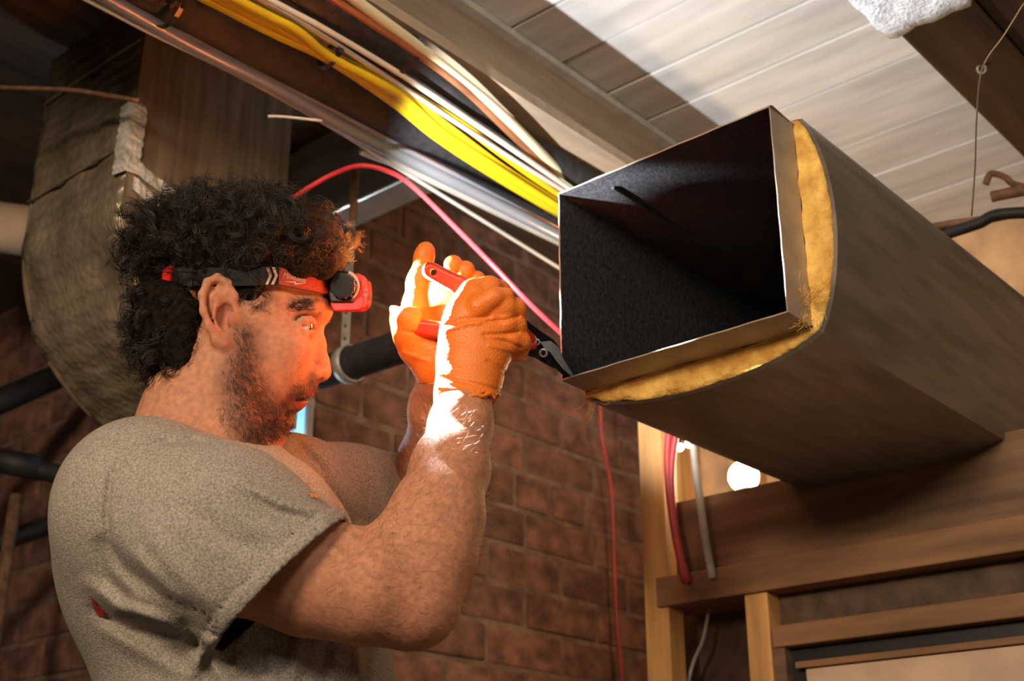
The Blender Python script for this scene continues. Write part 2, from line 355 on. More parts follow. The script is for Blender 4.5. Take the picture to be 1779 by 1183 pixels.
# bundle of pipes and cables under the joist
def run(name, pix, r, m, label, cat, z=2.05, n=12, r2=None, group=None, ext=(.5, .35), wig=0):
    P = [onz(x, y, z) for x, y in pix]
    a = (P[0]-P[1])/np.linalg.norm(P[0]-P[1]); b = (P[-1]-P[-2])/np.linalg.norm(P[-1]-P[-2])
    P = [P[0]+a*ext[0]]+P+[P[-1]+b*ext[1]]
    P = catmull(P, 6)
    if wig: P = [p+np.array([0, 0, wig*math.sin(i*.7)]) for i, p in enumerate(P)]
    return tag(tube(name, P, r, m, n=n, r2=r2), label, cat, group)
run('bell_wire', [(152, 0), (270, 61), (423, 135), (575, 220), (711, 304), (971, 465)], .0032, M_white, 'thin off-white wire, lowest of the overhead bundle', 'cable', 2.035, 8)
run('steel_conduit', [(193, 0), (338, 81), (473, 149), (610, 228), (780, 312), (969, 408)], .0095, M_steel, 'thick galvanised conduit along lower side of overhead bundle', 'conduit', 2.04, 16)
run('steel_conduit', [(232, 0), (368, 74), (505, 146), (640, 222), (790, 302), (969, 400)], .0065, M_steel, 'thinner galvanised conduit running above the thick one', 'conduit', 2.05, 14)
run('cream_tube', [(650, 268), (690, 283), (737, 304), (860, 364), (971, 418)], .008, M_pvc, 'cream plastic tube emerging below the galvanised conduits', 'pipe', 2.04, 14, ext=(.02, .3))
run('copper_line', [(260, 0), (372, 71), (500, 140), (600, 192), (740, 270), (840, 318), (969, 393)], .0042, M_copper, 'thin copper line hugging lower side of thick black foam pipe', 'pipe', 2.05, 10)
run('foam_pipe', [(292, 0), (440, 79), (640, 183), (770, 252), (965, 358)], .0265, M_foam, 'thick black foam-insulated pipe below the yellow cables', 'pipe', 2.068, 20)
ylab = ['lowest yellow cable of the overhead yellow bundle', 'second yellow cable from bottom of the overhead bundle', 'third yellow cable from bottom of the overhead bundle', 'topmost yellow cable, bowing away from the other yellow cables', 'yellow cable on the front of the yellow bundle']
Y = [[(360, 0), (470, 56), (571, 104), (680, 176), (760, 240), (860, 306), (969, 371)],
     [(378, 0), (485, 52), (571, 100), (690, 168), (772, 232), (866, 298), (969, 363)],
     [(398, 0), (500, 48), (571, 96), (690, 158), (780, 222), (870, 289), (969, 353)],
     [(432, 0), (530, 56), (573, 94), (690, 150), (800, 214), (870, 266), (969, 338)],
     [(412, 0), (514, 52), (572, 98), (690, 163), (766, 228), (864, 293), (969, 360)]]
for P, l, z in zip(Y, ylab, (2.028, 2.03, 2.03, 2.04, 2.022)): run('yellow_cable', P, .0062, M_yellow, l, 'cable', z, 10, .0042, 'yellow cables in overhead bundle')
run('white_cable', [(470, 0), (560, 48), (700, 132), (850, 232), (986, 325)], .0038, M_white, 'upper white cable between yellow cables and upper black pipe', 'cable', 2.03, 8, group='white cables in overhead bundle')
run('white_cable', [(452, 0), (560, 62), (700, 152), (850, 250), (980, 332)], .0034, M_white, 'lower white cable next to the topmost yellow cable', 'cable', 2.035, 8, group='white cables in overhead bundle')
run('foam_pipe', [(520, -20), (620, 62), (700, 112), (790, 168), (880, 235), (1000, 305), (1090, 360)], .0185, M_foam, 'black foam-insulated pipe against the pale joist', 'pipe', 2.062, 18)
run('copper_pipe', [(584, 0), (702, 76), (800, 148), (870, 214), (948, 291), (990, 335)], .0058, M_copper, 'copper pipe along the joist beside black foam pipe', 'pipe', 2.045, 12)
run('pale_water_tube', [(620, 2), (720, 76), (804, 142), (880, 206), (998, 325)], .0068, M_pex, 'pale yellow plastic tube crossing over black foam pipe', 'pipe', 2.05, 12)
def tie(px, py, r1, r2_, label, z=2.045):
    c = onz(px, py, z); d = np.array([1, 0, 0]); V = []
    for a in np.linspace(0, 2*math.pi, 18, endpoint=False):
        for s in (-.003, .003):
            for k in (0, .002): V.append(c+d*s+np.array([0, math.cos(a)*(r1+k), math.sin(a)*(r2_+k)]))
    F = []
    for i in range(18):
        a, b_ = 4*i, 4*((i+1) % 18); F += [(a+1, b_+1, b_+3, a+3), (a, a+2, b_+2, b_), (a, b_, b_+1, a+1), (a+2, a+3, b_+3, b_+2)]
    o = fixn(mk('cable_tie', V, F, M_black)); tag(o, label, 'cable tie')
    box('tie_head', c[0]-.004, c[0]+.004, c[1]-r1-.006, c[1]-r1, c[2]-.004, c[2]+.004, M_black, o)
tie(571, 99, .017, .013, 'black cable tie pinching the yellow cables', 2.03)
tie(702, 95, .030, .024, 'black cable tie around copper pipe and black foam pipe', 2.055)
tie(296, 4, .031, .031, 'black cable tie around the thick black foam pipe at top edge', 2.06)
# red cables
tag(tube('red_cable', catmull([W(470, 372, 1.78), W(530, 330, 1.76), W(580, 302, 1.75), W(625, 288, 1.73), W(670, 296, 1.72), W(715, 322, 1.70), W(800, 404, 1.68), W(862, 467, 1.66), W(930, 537, 1.66), W(1010, 610, 1.70)], 6), .0034, M_red, n=8), 'red cable arching from metal strap down past the gloved hands', 'cable')
tag(tube('red_cable', catmull([ony(1030, 600, 1.52), ony(1042, 690, 1.52), ony(1046, 760, 1.52), ony(1062, 850, 1.54), ony(1066, 950, 1.55), ony(1071, 1080, 1.55), ony(1080, 1183, 1.55), ony(1086, 1400, 1.55)], 6), .0032, M_red_shaded, n=8), 'red cable hanging down the brick wall', 'cable')
# wire with eye screw on dark beam
wv = empty('hanging_wire', onz(1705, 120, 2.147), 'thin wire hung from eye screw in the dark beam', 'wire')
tube('wire', catmull([W(1779, 5, 1.45), W(1745, 60, 1.46), W(1707, 118, 1.47), W(1697, 200, 1.5), W(1694, 290, 1.55), W(1688, 375, 1.6)]), .0010, M_wire, wv, 6)
c = onz(1705, 120, 2.146); tube('eye_screw', [c+.006*(RT*math.cos(a)+UP*math.sin(a)) for a in np.linspace(0, 2*math.pi, 14)], .0018, M_steel, wv, 6)
# dark cords along the ceiling at right
tag(tube('ceiling_cord', catmull([W(1600, 398, 1.9), W(1660, 388, 1.88), W(1720, 380, 1.86), W(1779, 368, 1.84), W(1860, 350, 1.8)]), .006, M_rust, n=8), 'brown cord running along ceiling above right end of duct', 'cable')
tag(tube('ceiling_cord', catmull([W(1610, 418, 1.9), W(1652, 404, 1.88), W(1700, 388, 1.86), W(1740, 372, 1.85), W(1860, 368, 1.8)]), .0085, M_darkiron, n=8), 'dark thick cord under brown cord above right end of duct', 'cable')
tag(tube('cord_loop', catmull([W(1712, 320, 1.88), W(1722, 302, 1.88), W(1746, 308, 1.88), W(1768, 322, 1.87), W(1850, 330, 1.85)]), .005, M_rust, n=8), 'brown cord curling back in a loop near the right edge', 'cable')
tag(tube('bolt_rod', [W(1722, 342, 1.88), W(1750, 336, 1.87), W(1850, 318, 1.84)], .0085, M_rust, n=10), 'short rusty rod pointing out of ceiling at right edge', 'rod')

# framed partition on the right
XP = 1.52
pw = S(box('wall_partition', XP+.012, XP+.024, .1, 1.035, 1.49, 1.605, M_ply))
box('back_panel', XP+.09, XP+.10, .1, 1.08, 0, 1.49, M_darkbeam, pw)
box('stud', XP, XP+.038, 1.044, 1.085, 0, 1.79, M_pine, pw, .002)
box('stud', XP, XP+.085, .886, .921, 0, 1.455, M_pine, pw, .002)
box('top_plate', XP, XP+.085, .86, 1.09, 1.79, 1.825, M_pine, pw)
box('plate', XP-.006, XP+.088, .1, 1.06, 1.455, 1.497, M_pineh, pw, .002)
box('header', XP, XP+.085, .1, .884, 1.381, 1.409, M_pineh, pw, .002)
box('cripple_board', XP+.03, XP+.05, .1, .884, 1.409, 1.455, M_darkbeam, pw)
box('jamb', XP+.004, XP+.085, .868, .885, 0, 1.381, M_ply, pw)
box('gap_shade', XP+.02, XP+.03, .1, .868, .2, 1.381, M_black, pw)  # black sheet standing in for the shade in the gap round the fibreboard
tag(box('fibreboard', XP+.012, XP+.02, .1, .845, .3, 1.352, M_panel, None, .002), 'tan fibreboard sheet in framed opening at lower right', 'panel')
tag(box('board_strip', XP+.006, XP+.0118, .1, .856, 1.3525, 1.361, M_pineh, None, .001), 'narrow wooden strip along top of tan fibreboard sheet', 'strip')
for (pts, r, m_, nm, lb) in (([(1165, 735), (1160, 790), (1163, 850), (1172, 920), (1190, 1010)], .006, M_red_shaded, 'red_cable', 'red cable running down the partition beside pine stud'),
                             ([(1178, 735), (1168, 800), (1168, 870), (1178, 940), (1196, 1012)], .005, M_red_shaded, 'red_cable', 'second red cable down the partition, right of the first'),
                             ([(1203, 740), (1207, 800), (1216, 870), (1226, 940), (1238, 1004)], .0058, M_pvc, 'grey_tube', 'grey tube running down the partition plywood')):
    tag(tube(nm, catmull([onx(x, y, XP-.012) for x, y in pts], 5), r, m_, n=8), lb, 'cable')
tag(tube('grey_wire', catmull([onx(x, y, XP+.05) for x, y in ((1232, 1056), (1222, 1110), (1205, 1150), (1192, 1200))], 5), .003, M_pvc, n=6), 'thin grey wire between the two lower pine studs', 'wire')
# lit space beyond the partition
wr = S(box('wall_rear', 2.335, 2.35, .1, 1.58, .9, 2.3, M_kraft))
for y in (1.06, 1.20, 1.34, 1.50): box('stud', 2.25, 2.335, y, y+.04, .9, 2.3, M_pine, wr, .002)
box('blocking', 2.25, 2.334, 1.10, 1.2, 1.93, 1.97, M_pine, wr)
# work light
LP = W(1292, 828, 2.03)
wk = empty('work_lamp', LP, 'glowing bare work lamp bulb behind the duct', 'lamp')
def sphv(c, r, nu=24, nv=14, s=(1, 1, 1)):
    V = [np.array(c)+np.array([r*s[0]*math.sin(t)*math.cos(p), r*s[1]*math.sin(t)*math.sin(p), r*s[2]*math.cos(t)]) for t in np.linspace(0, math.pi, nv) for p in np.linspace(0, 2*math.pi, nu, endpoint=False)]
    F = [(i*nu+k, i*nu+(k+1) % nu, (i+1)*nu+(k+1) % nu, (i+1)*nu+k) for i in range(nv-1) for k in range(nu)]
    return V, F[::1]
mk('bulb', *sphv(LP, .024), M_bulb, wk, True)
tube('socket', [LP+np.array([0, 0, -.02]), LP+np.array([.0, 0, -.05]), LP+np.array([.0, 0, -.075])], [.014, .018, .018], M_black, wk, 16)
tube('clamp', [LP+np.array([0, 0, -.07]), LP+np.array([-.03, 0, -.09]), LP+np.array([-.14, 0, -.09]), LP+np.array([-.16, 0, -.12])], .006, M_steel, wk, 8)
pl = bpy.data.lights.new('work_lamp_light', 'POINT'); pl.energy = 4; pl.color = (1, .70, .40); pl.shadow_soft_size = .025
po = bpy.data.objects.new('work_lamp_light', pl); COL.objects.link(po); po.location = LP+np.array([0, 0, .05])
for (x, y), lb in (((1181, 777), 'left one of two small glowing bulbs beyond the partition'), ((1197, 771), 'right one of two small glowing bulbs beyond the partition')):
    c = W(x, y, 2.04); q = empty('small_bulb', c, lb, 'bulb', 'small bulbs beyond partition'); mk('glass', *sphv(c, .0065, 12, 8), M_led, q, True); tube('cord', [c+np.array([0, 0, .018]), c+np.array([-.01, -.004, .03]), (1.604, min(c[1], 1.085), 1.81)], .0015, M_black, q, 6); cyl('bulb_base', c+np.array([0, 0, .005]), c+np.array([0, 0, .02]), .004, M_black, q, 10)

# ================================================================== the duct being cut
DX, DY0, DY1, DZ0, DZ1 = 1.033, .5565, .8355, 1.6035, 1.833
XE = 2.24
du = empty('insulated_duct', (1.5, .69, 1.58), 'open-ended rectangular sheet-metal duct with black lining and yellow insulation', 'duct')
def ring4(x, g): return [(x, DY0-g, DZ0-g), (x, DY1+g, DZ0-g), (x, DY1+g, DZ1+g), (x, DY0-g, DZ1+g)]
# subdivided tube walls so the cut end can be a little wavy
def sleeve(name, rings, m, smooth=False):
    k = len(rings[0]); V = [p for r in rings for p in r]; F = [(i*k+j, i*k+(j+1) % k, (i+1)*k+(j+1) % k, (i+1)*k+j) for i in range(len(rings)-1) for j in range(k)]
    return mk(name, V, F, m, du, smooth)
def loop(x, g, bul=0, per=20, wav=0, skew=None):
    P = []
    c = [(DY0-g, DZ0-g), (DY1+g, DZ0-g), (DY1+g, DZ1+g), (DY0-g, DZ1+g)]; nn = [(0, -1), (1, 0), (0, 1), (-1, 0)]
    for s in range(4):
        a, b = np.array(c[s]), np.array(c[(s+1) % 4])
        for i in range(per):
            t = i/per; q = a+(b-a)*t; bb = bul[s] if isinstance(bul, (list, tuple)) else bul
            q = q+np.array(nn[s])*bb*(4*t*(1-t))**.8
            P.append((x+wav*math.sin(11*t*3+s*2)+(skew(q) if skew else 0), q[0], q[1]))
    return P
sleeve('liner', [loop(DX, -.0012), loop(DX+.2, -.0012), loop(XE-.02, -.0012)], M_black_liner)
sleeve('inner_collar', [loop(DX-.0003, -.0008, wav=.0004), loop(DX-.0006, .0008, wav=.0006), loop(DX+.04, .001), loop(DX+.12, .001)], M_flange)
box('seam_strip', DX+.025, DX+.22, .775, .779, DZ1-.006, DZ1-.002, M_black_liner, du)
box('end_plate', XE-.02, XE-.015, DY0, DY1, DZ0, DZ1, M_black_liner, du)
bulE = [.026, .004, .006, .027]; bulF = [.010, .004, .004, .012]
def mixb(t): return [a+(b-a)*t for a, b in zip(bulE, bulF)]
sk = [loop(DX+.046+.0*i, .0065, bulE) for i in (0,)]
skin_rings = [loop(DX+.049, .0055, bulE)]+[loop(DX+.049+(XE-DX-.049)*t, .0075, mixb(min(1, t*2.2))) for t in (.004, .06, .15, .28, .45, .7, 1)]
sk = sleeve('outer_skin', skin_rings, M_galv, False)
ins = [loop(DX+.046, .0012, 0, 40)]
for u_, fx in ((.25, -.001), (.5, -.0025), (.75, -.002), (.93, .0)):
    ins.append(loop(DX+.050+fx, .0012+.0045*u_, [b*u_*.97 for b in bulE], 40))
ins.append(loop(DX+.053, .0052, [b*.965 for b in bulE], 40)); ins.append(loop(DX+.12, .0045, [b*.9 for b in bulE], 40))
io = sleeve('insulation', ins, M_fibre, True); lumpy(io, .0007, 140, 9)
# loose fibre tufts
def tuft(c, dirv, n_, L, spread, seed):
    r = np.random.default_rng(seed); parts = []
    for i in range(n_):
        d = np.array(dirv)+r.normal(0, spread, 3); p = np.array(c)+r.normal(0, .003, 3); pts = [p]
        for s in range(5): d = d+r.normal(0, .35, 3); pts.append(pts[-1]+d/np.linalg.norm(d)*L*r.uniform(.1, .28))
        parts.append(tubev(pts, .00016, 3))
    return joined('fibre_tuft', parts, M_fibre, du)
tuft(W(1404, 520, 1.27), RT*.8+UP*.5-FW*.3, 60, .02, .6, 1); tuft(W(1030, 696, 1.45), -UP-RT*.25, 26, .034, .22, 2); tuft(W(1395, 560, 1.27), UP*.2-FW*.5, 50, .012, .8, 3)
# corner fold at the top of the collar
prism('corner_lap', [W(1336, 183, 1.333), W(1342, 183, 1.333), W(1372, 210, 1.36), W(1364, 210, 1.36)], FW*.002, M_flange, du)
# ================================================================== sculpting kit (smooth blended solids -> one continuous surface)
def cc(px, py, d): return np.array([(px-CX)/FPX*d, (CY-py)/FPX*d, d])         # lens-aligned metric coordinates
def to_world(v): return CAM+v[:, :1]*RT+v[:, 1:2]*UP+v[:, 2:3]*FW
class Sculpt:
    def __init__(s, lo, hi, h):
        s.h = h; s.lo = np.array(lo, np.float32); s.n = np.ceil((np.array(hi)-lo)/h).astype(int)+1
        s.f = np.full(s.n, 1.0, np.float32)
    def sub(s, lo, hi):
        a = np.clip(np.floor((np.array(lo)-s.lo)/s.h).astype(int), 0, s.n-1); b = np.clip(np.ceil((np.array(hi)-s.lo)/s.h).astype(int)+1, 1, s.n)
        if np.any(b <= a): return None, None
        ax = [(s.lo[i]+s.h*np.arange(a[i], b[i])).astype(np.float32) for i in range(3)]
        return (slice(a[0], b[0]), slice(a[1], b[1]), slice(a[2], b[2])), (ax[0][:, None, None], ax[1][None, :, None], ax[2][None, None, :])
    def put(s, fn, lo, hi, k, op='u'):
        m = k+4*s.h; sl, X = s.sub(np.array(lo)-m, np.array(hi)+m)
        if sl is None: return
        d = fn(X); g = s.f[sl]
        if op == 'u': h = np.maximum(k-np.abs(g-d), 0)/max(k, 1e-6); s.f[sl] = np.minimum(g, d)-h*h*k*.25
        elif op == 's': d = -d; h = np.maximum(k-np.abs(g-d), 0)/max(k, 1e-6); s.f[sl] = np.maximum(g, d)+h*h*k*.25
    def cone(s, a, b, ra, rb, k=.01, op='u'):
        a, b = np.array(a, np.float32), np.array(b, np.float32); ba = b-a; L2 = float(ba@ba)+1e-12
        def fn(X):
            p = [X[i]-a[i] for i in range(3)]; t = np.clip((p[0]*ba[0]+p[1]*ba[1]+p[2]*ba[2])/L2, 0, 1)
            q = np.sqrt((p[0]-ba[0]*t)**2+(p[1]-ba[1]*t)**2+(p[2]-ba[2]*t)**2); return q-(ra+(rb-ra)*t)
        r = max(ra, rb); s.put(fn, np.minimum(a, b)-r, np.maximum(a, b)+r, k, op)
    def chain(s, P, k=.01, op='u'):
        for (a, ra), (b, rb) in zip(P[:-1], P[1:]): s.cone(a, b, ra, rb, k, op)
    def ell(s, c, r, k=.01, op='u', rx=0, rz=0, ry=0):
        c = np.array(c, np.float32); r = np.array(r, np.float32)
        R = np.array(Matrix.Rotation(rz, 3, 'Z') @ Matrix.Rotation(ry, 3, 'Y') @ Matrix.Rotation(rx, 3, 'X'), np.float32)
        def fn(X):
            p = [X[i]-c[i] for i in range(3)]; q = [p[0]*R[0, i]+p[1]*R[1, i]+p[2]*R[2, i] for i in range(3)]
            k0 = np.sqrt(sum((q[i]/r[i])**2 for i in range(3))); k1 = np.sqrt(sum((q[i]/r[i]**2)**2 for i in range(3)))+1e-9; return k0*(k0-1)/k1
        m = float(r.max()); s.put(fn, c-m, c+m, k, op)
    def mesh(s):
        f = s.f; ins = f < 0
        c = [f[i:f.shape[0]-1+i, j:f.shape[1]-1+j, k:f.shape[2]-1+k] for i in (0, 1) for j in (0, 1) for k in (0, 1)]
        cnt = sum((x < 0).astype(np.int8) for x in c); act = (cnt > 0) & (cnt < 8); idx = np.argwhere(act); vid = np.full(act.shape, -1, np.int32); vid[act] = np.arange(len(idx))
        vals = np.stack([x[act] for x in c], 1); cor = np.array([(i, j, k) for i in (0, 1) for j in (0, 1) for k in (0, 1)], np.float32)
        acc = np.zeros((len(idx), 3), np.float32); num = np.zeros(len(idx), np.float32)
        for a in range(8):
            for b in range(a+1, 8):
                if np.abs(cor[a]-cor[b]).sum() != 1: continue
                va, vb = vals[:, a], vals[:, b]; m = (va < 0) != (vb < 0); t = np.where(m, va/np.where(m, va-vb, 1), 0)
                acc += np.where(m[:, None], cor[a]+(cor[b]-cor[a])*t[:, None], 0); num += m
        v = s.lo+s.h*(idx+acc/num[:, None]); quads = []
        for ax in range(3):
            sl0 = [slice(None)]*3; sl1 = [slice(None)]*3; sl0[ax] = slice(0, -1); sl1[ax] = slice(1, None)
            e = np.argwhere(ins[tuple(sl0)] != ins[tuple(sl1)]); o1, o2 = [(1, 2), (2, 0), (0, 1)][ax]
            e = e[(e[:, o1] > 0) & (e[:, o2] > 0) & (e[:, o1] < f.shape[o1]-1) & (e[:, o2] < f.shape[o2]-1)]
            q = []
            for d1, d2 in ((-1, -1), (0, -1), (0, 0), (-1, 0)):
                p = e.copy(); p[:, o1] += d1; p[:, o2] += d2; q.append(vid[p[:, 0], p[:, 1], p[:, 2]])
            q = np.stack(q, 1); flip = ins[tuple(sl0)][e[:, 0], e[:, 1], e[:, 2]]
            q[flip] = q[flip][:, ::-1]; quads.append(q)
        q = np.concatenate(quads); q = q[(q >= 0).all(1)]
        return v.astype(float), q
def relax(v, q, it=2, lam=.5):
    e = np.concatenate([q[:, [0, 1]], q[:, [1, 2]], q[:, [2, 3]], q[:, [3, 0]]]); e = np.concatenate([e, e[:, ::-1]])
    n = np.bincount(e[:, 0], minlength=len(v)).astype(float)[:, None]+1e-9
    for k in range(it):
        for l in (lam, -lam*1.04):
            a = np.stack([np.bincount(e[:, 0], v[e[:, 1], i], len(v)) for i in range(3)], 1)/n; v = v+(a-v)*l
    return v
def vnormals(v, q):
    fn = np.cross(v[q[:, 2]]-v[q[:, 0]], v[q[:, 3]]-v[q[:, 1]]); N = np.zeros_like(v)
    for i in range(4):
        for c in range(3): N[:, c] += np.bincount(q[:, i], fn[:, c], len(v))
    return N/(np.linalg.norm(N, axis=1)[:, None]+1e-12)
def sculpt_obj(name, sdf, m, parent=None, it=2, zshift=True):
    v, q = sdf.mesh(); v = relax(v, q, it)
    w = to_world(v); vol = np.einsum('ij,ij->i', w[q[:, 0]]-w.mean(0), np.cross(w[q[:, 1]]-w.mean(0), w[q[:, 2]]-w.mean(0))).sum()
    if vol < 0: q = q[:, ::-1].copy()
    o = mk(name, w, q, m, parent, True); return o, v, q, vnormals(w, q)
def pxy(v): return CX+FPX*v[:, 0]/v[:, 2], CY-FPX*v[:, 1]/v[:, 2]
def seg_dist(px, py, poly):
    best = np.full(px.shape, 1e9, np.float32)
    for (x0, y0), (x1, y1) in zip(poly[:-1], poly[1:]):
        dx, dy = x1-x0, y1-y0; t = np.clip(((px-x0)*dx+(py-y0)*dy)/(dx*dx+dy*dy), 0, 1); best = np.minimum(best, np.hypot(px-x0-dx*t, py-y0-dy*t))
    return best
def inpoly(px, py, P):
    r = np.zeros(px.shape, bool); n = len(P)
    for i in range(n):
        (x0, y0), (x1, y1) = P[i], P[(i+1) % n]; c = ((y0 > py) != (y1 > py)) & (px < (x1-x0)*(py-y0)/(y1-y0+1e-9)+x0); r ^= c
    return r
def strands(name, roots, dirs, L, m, parent, npts=5, rad=.0002, curl=0.0, cturn=1.0, grav=(0, 0, 0), jit=.25, seed=0, droop=0.0, sides=3, clump=1, tight=.25):
    """many fine hairs joined into one part"""
    r = np.random.default_rng(seed); n = len(roots); D = dirs+r.normal(0, jit, (n, 3)); X_ = r.normal(size=(n, 3))
    L = np.broadcast_to(L, (n,))*r.uniform(.6, 1.25, n); ph = r.uniform(0, 6.28, n); cr = curl*r.uniform(.5, 1.3, n); ct = cturn*r.uniform(.6, 1.4, n)
    if clump > 1:                                   # locks: every hair of a clump follows the same curl
        rp = lambda a: np.repeat(a, clump, axis=0); N_ = n*clump
        roots = rp(roots)+r.normal(0, .0016, (N_, 3)); D = rp(D)+r.normal(0, jit*tight*.5, (N_, 3)); X_ = rp(X_); L = rp(L)*r.uniform(.85, 1.1, N_); ph = rp(ph)+r.normal(0, tight*.5, N_); cr = rp(cr)*r.uniform(.9, 1.12, N_); ct = rp(ct)*r.uniform(.95, 1.05, N_); n = N_
    D = D/np.linalg.norm(D, axis=1)[:, None]
    A = np.cross(D, X_); A /= np.linalg.norm(A, axis=1)[:, None]; B = np.cross(D, A)
    P = np.zeros((n, npts, 3)); g = np.array(grav)
    for k in range(npts):
        t = k/(npts-1); a = ph+ct*6.283*t; w = min(1, t*2.2)
        P[:, k] = roots+D*(L*t)[:, None]+g*(L*t*t)[:, None]+(A*(np.cos(a)-np.cos(ph))[:, None]+B*(np.sin(a)-np.sin(ph))[:, None])*(cr*w)[:, None]
    T = np.gradient(P, axis=1); T /= np.linalg.norm(T, axis=2)[..., None]+1e-12
    U = np.cross(T, A[:, None, :]+.3*D[:, None, :]); U /= np.linalg.norm(U, axis=2)[..., None]+1e-12; Wv = np.cross(T, U)
    rr = rad*r.uniform(.7, 1.3, n)[:, None]*np.linspace(1, .35, npts)[None, :]
    V = np.stack([P+U*(np.cos(6.283*s/sides)*rr)[..., None]+Wv*(np.sin(6.283*s/sides)*rr)[..., None] for s in range(sides)], 2)
    base = np.arange(n)[:, None, None]*npts*sides; kk = np.arange(npts-1)[None, :, None]*sides; s = np.arange(sides)[None, None, :]; s1 = (s+1) % sides
    F = np.stack([base+kk+s, base+kk+s1, base+kk+sides+s1, base+kk+sides+s], -1).reshape(-1, 4)
    return tag(mk(name, V.reshape(-1, 3), F, m, parent, True), kind='stuff')

# ================================================================== the man
DM = 1.36
def hd(py): return DM-.30*(py-500)*.0006          # mid-plane of the upright head, nearer towards the chin
def H(px, py, z=0.0): return cc(px, py, hd(py)+z)
A15 = math.radians(17)
feet = W(400, 1183, 1.2); man = empty('person', (feet[0], feet[1], 0), 'man in grey T-shirt and orange gloves cutting the duct with snips', 'person')

# --- body: head, neck, arms, one continuous surface
B = Sculpt((-.52, -.40, .98), (.02, .20, 1.74), .002)
E3 = B.ell
E3(H(402, 478), (.096, .068, .072), .01, rx=-A15)
E3(H(500, 500), (.040, .050, .054), .03, rx=-A15)             # forehead
E3(H(462, 592), (.046, .075, .054), .03, rx=-A15); E3(H(508, 612), (.027, .050, .024), .018)             # mid face
E3(H(425, 620), (.052, .060, .056), .025)
for s in (-1, 1):
    B.cone(H(553, 536, s*.012), H(540, 534, s*.040), .0105, .009, .014)   # brow ridge
    E3(H(500, 604, s*.040), (.022, .016, .014), .022)           # cheek bone
    B.cone(H(456, 735, s*.010), H(390, 672, s*.050), .0165, .018, .022)     # jaw
    B.cone(H(392, 672, s*.050), H(398, 570, s*.060), .018, .016, .03)
    E3(H(450, 652, s*.034), (.032, .040, .018), .03)            # cheek
B.cone(H(552, 540), H(549, 540), .013, .013, .012)
E3(H(488, 668), (.029, .034, .028), .018)                        # muzzle
E3(H(474, 737), (.0125, .0145, .019), .010)                      # chin
E3(H(448, 735), (.020, .016, .025), .015)
for s in (-1, 1): E3(H(541, 566, s*.033), (.016, .010, .014), .010, 's')  # eye sockets
B.chain([(H(547, 572), .0068), (H(552, 598), .0072), (H(556, 630), .0085), (H(557, 645), .0098)], .007)   # nose
E3(H(553, 646), (.0115, .0092, .0105), .006)
for s in (-1, 1):
    E3(H(541, 650, s*.0135), (.0105, .0078, .0072), .006)       # nostril wings
    E3(H(549, 660, s*.0072), (.0065, .0038, .0036), .002, 's')
E3(H(522, 671), (.013, .010, .018), .010)                       # upper lip mass
E3(H(529, 682), (.0095, .0048, .0185), .004)                    # upper lip
E3(H(500, 704), (.0115, .0066, .0180), .005)                    # lower lip
E3(H(521, 692.5), (.017, .0021, .021), .002, 's')               # parted mouth
E3(H(503, 719), (.010, .0045, .018), .006, 's')
for s in (-1, 1):                                               # lids
    B.chain([(H(546, 561, s*.026), .0030), (H(539, 556.5, s*.038), .0038), (H(528, 557, s*.0455), .0040), (H(512, 567, s*.048), .0030)], .003)
    B.chain([(H(544, 574, s*.027), .0024), (H(537, 578, s*.038), .0030), (H(527, 578.5, s*.045), .0032), (H(512, 570, s*.048), .0028)], .003)
# ears
for s in (-1, 1):
    e = lambda x, y, z: H(x, y, s*z)
    E3(e(384, 545, .075), (.016, .028, .0060), .005, rz=.12)
    B.chain([(e(404, 548, .074), .0032), (e(408, 515, .078), .0036), (e(396, 492, .082), .004), (e(378, 483, .085), .0042), (e(361, 491, .088), .0042), (e(352, 512, .089), .004), (e(354, 540, .088), .0038), (e(364, 568, .086), .0036), (e(377, 590, .083), .0042), (e(388, 597, .080), .0060)], .004)
    B.chain([(e(398, 503, .082), .0028), (e(378, 515, .084), .003), (e(372, 545, .084), .003), (e(384, 572, .082), .003)], .003)
    E3(e(392, 551, .081), (.0088, .0150, .0105), .002, 's'); E3(e(378, 500, .087), (.008, .006, .004), .002, 's')
    E3(e(363, 522, .090), (.0030, .016, .0042), .002, 's', rz=.12)
    E3(e(404, 556, .078), (.005, .007, .005), .004)
# neck and trunk core (under the shirt)
B.chain([(H(392, 600), .049), (cc(354, 690, 1.315), .0485), (cc(338, 770, 1.300), .055), (cc(335, 850, 1.28), .06)], .03)
for s in (-1, 1): B.chain([(H(388, 610, s*.055), .011), (cc(415, 740, 1.295+s*.035), .012), (cc(437, 800, 1.28+s*.015), .011)], .025)
B.cone(H(438, 742), cc(428, 800, 1.285), .020, .03, .03)
B.chain([(cc(335, 850, 1.28), .06), (cc(385, 1000, 1.25), .085), (cc(430, 1200, 1.21), .085)], .03)
B.cone(cc(335, 850, 1.26), cc(262, 892, 1.135), .05, .05, .03); B.cone(cc(360, 850, 1.28), cc(510, 858, 1.46), .05, .045, .03)
# near (right) arm
B.chain([(cc(262, 892, 1.135), .05), (cc(420, 960, 1.105), .048), (cc(540, 1000, 1.10), .0465), (cc(640, 1022, 1.10), .0435), (cc(712, 1044, 1.105), .0355)], .02)
B.cone(cc(727, 1066, 1.10), cc(735, 1060, 1.105), .023, .023, .02)
B.chain([(cc(715, 1040, 1.11), .036), (cc(738, 965, 1.135), .0415), (cc(758, 900, 1.165), .0395), (cc(782, 815, 1.215), .0335), (cc(800, 740, 1.262), .0275), (cc(809, 690, 1.290), .0262)], .02)
E3(cc(690, 965, 1.13), (.040, .026, .030), .025, rz=.9)           # brachioradialis bulge at the crook
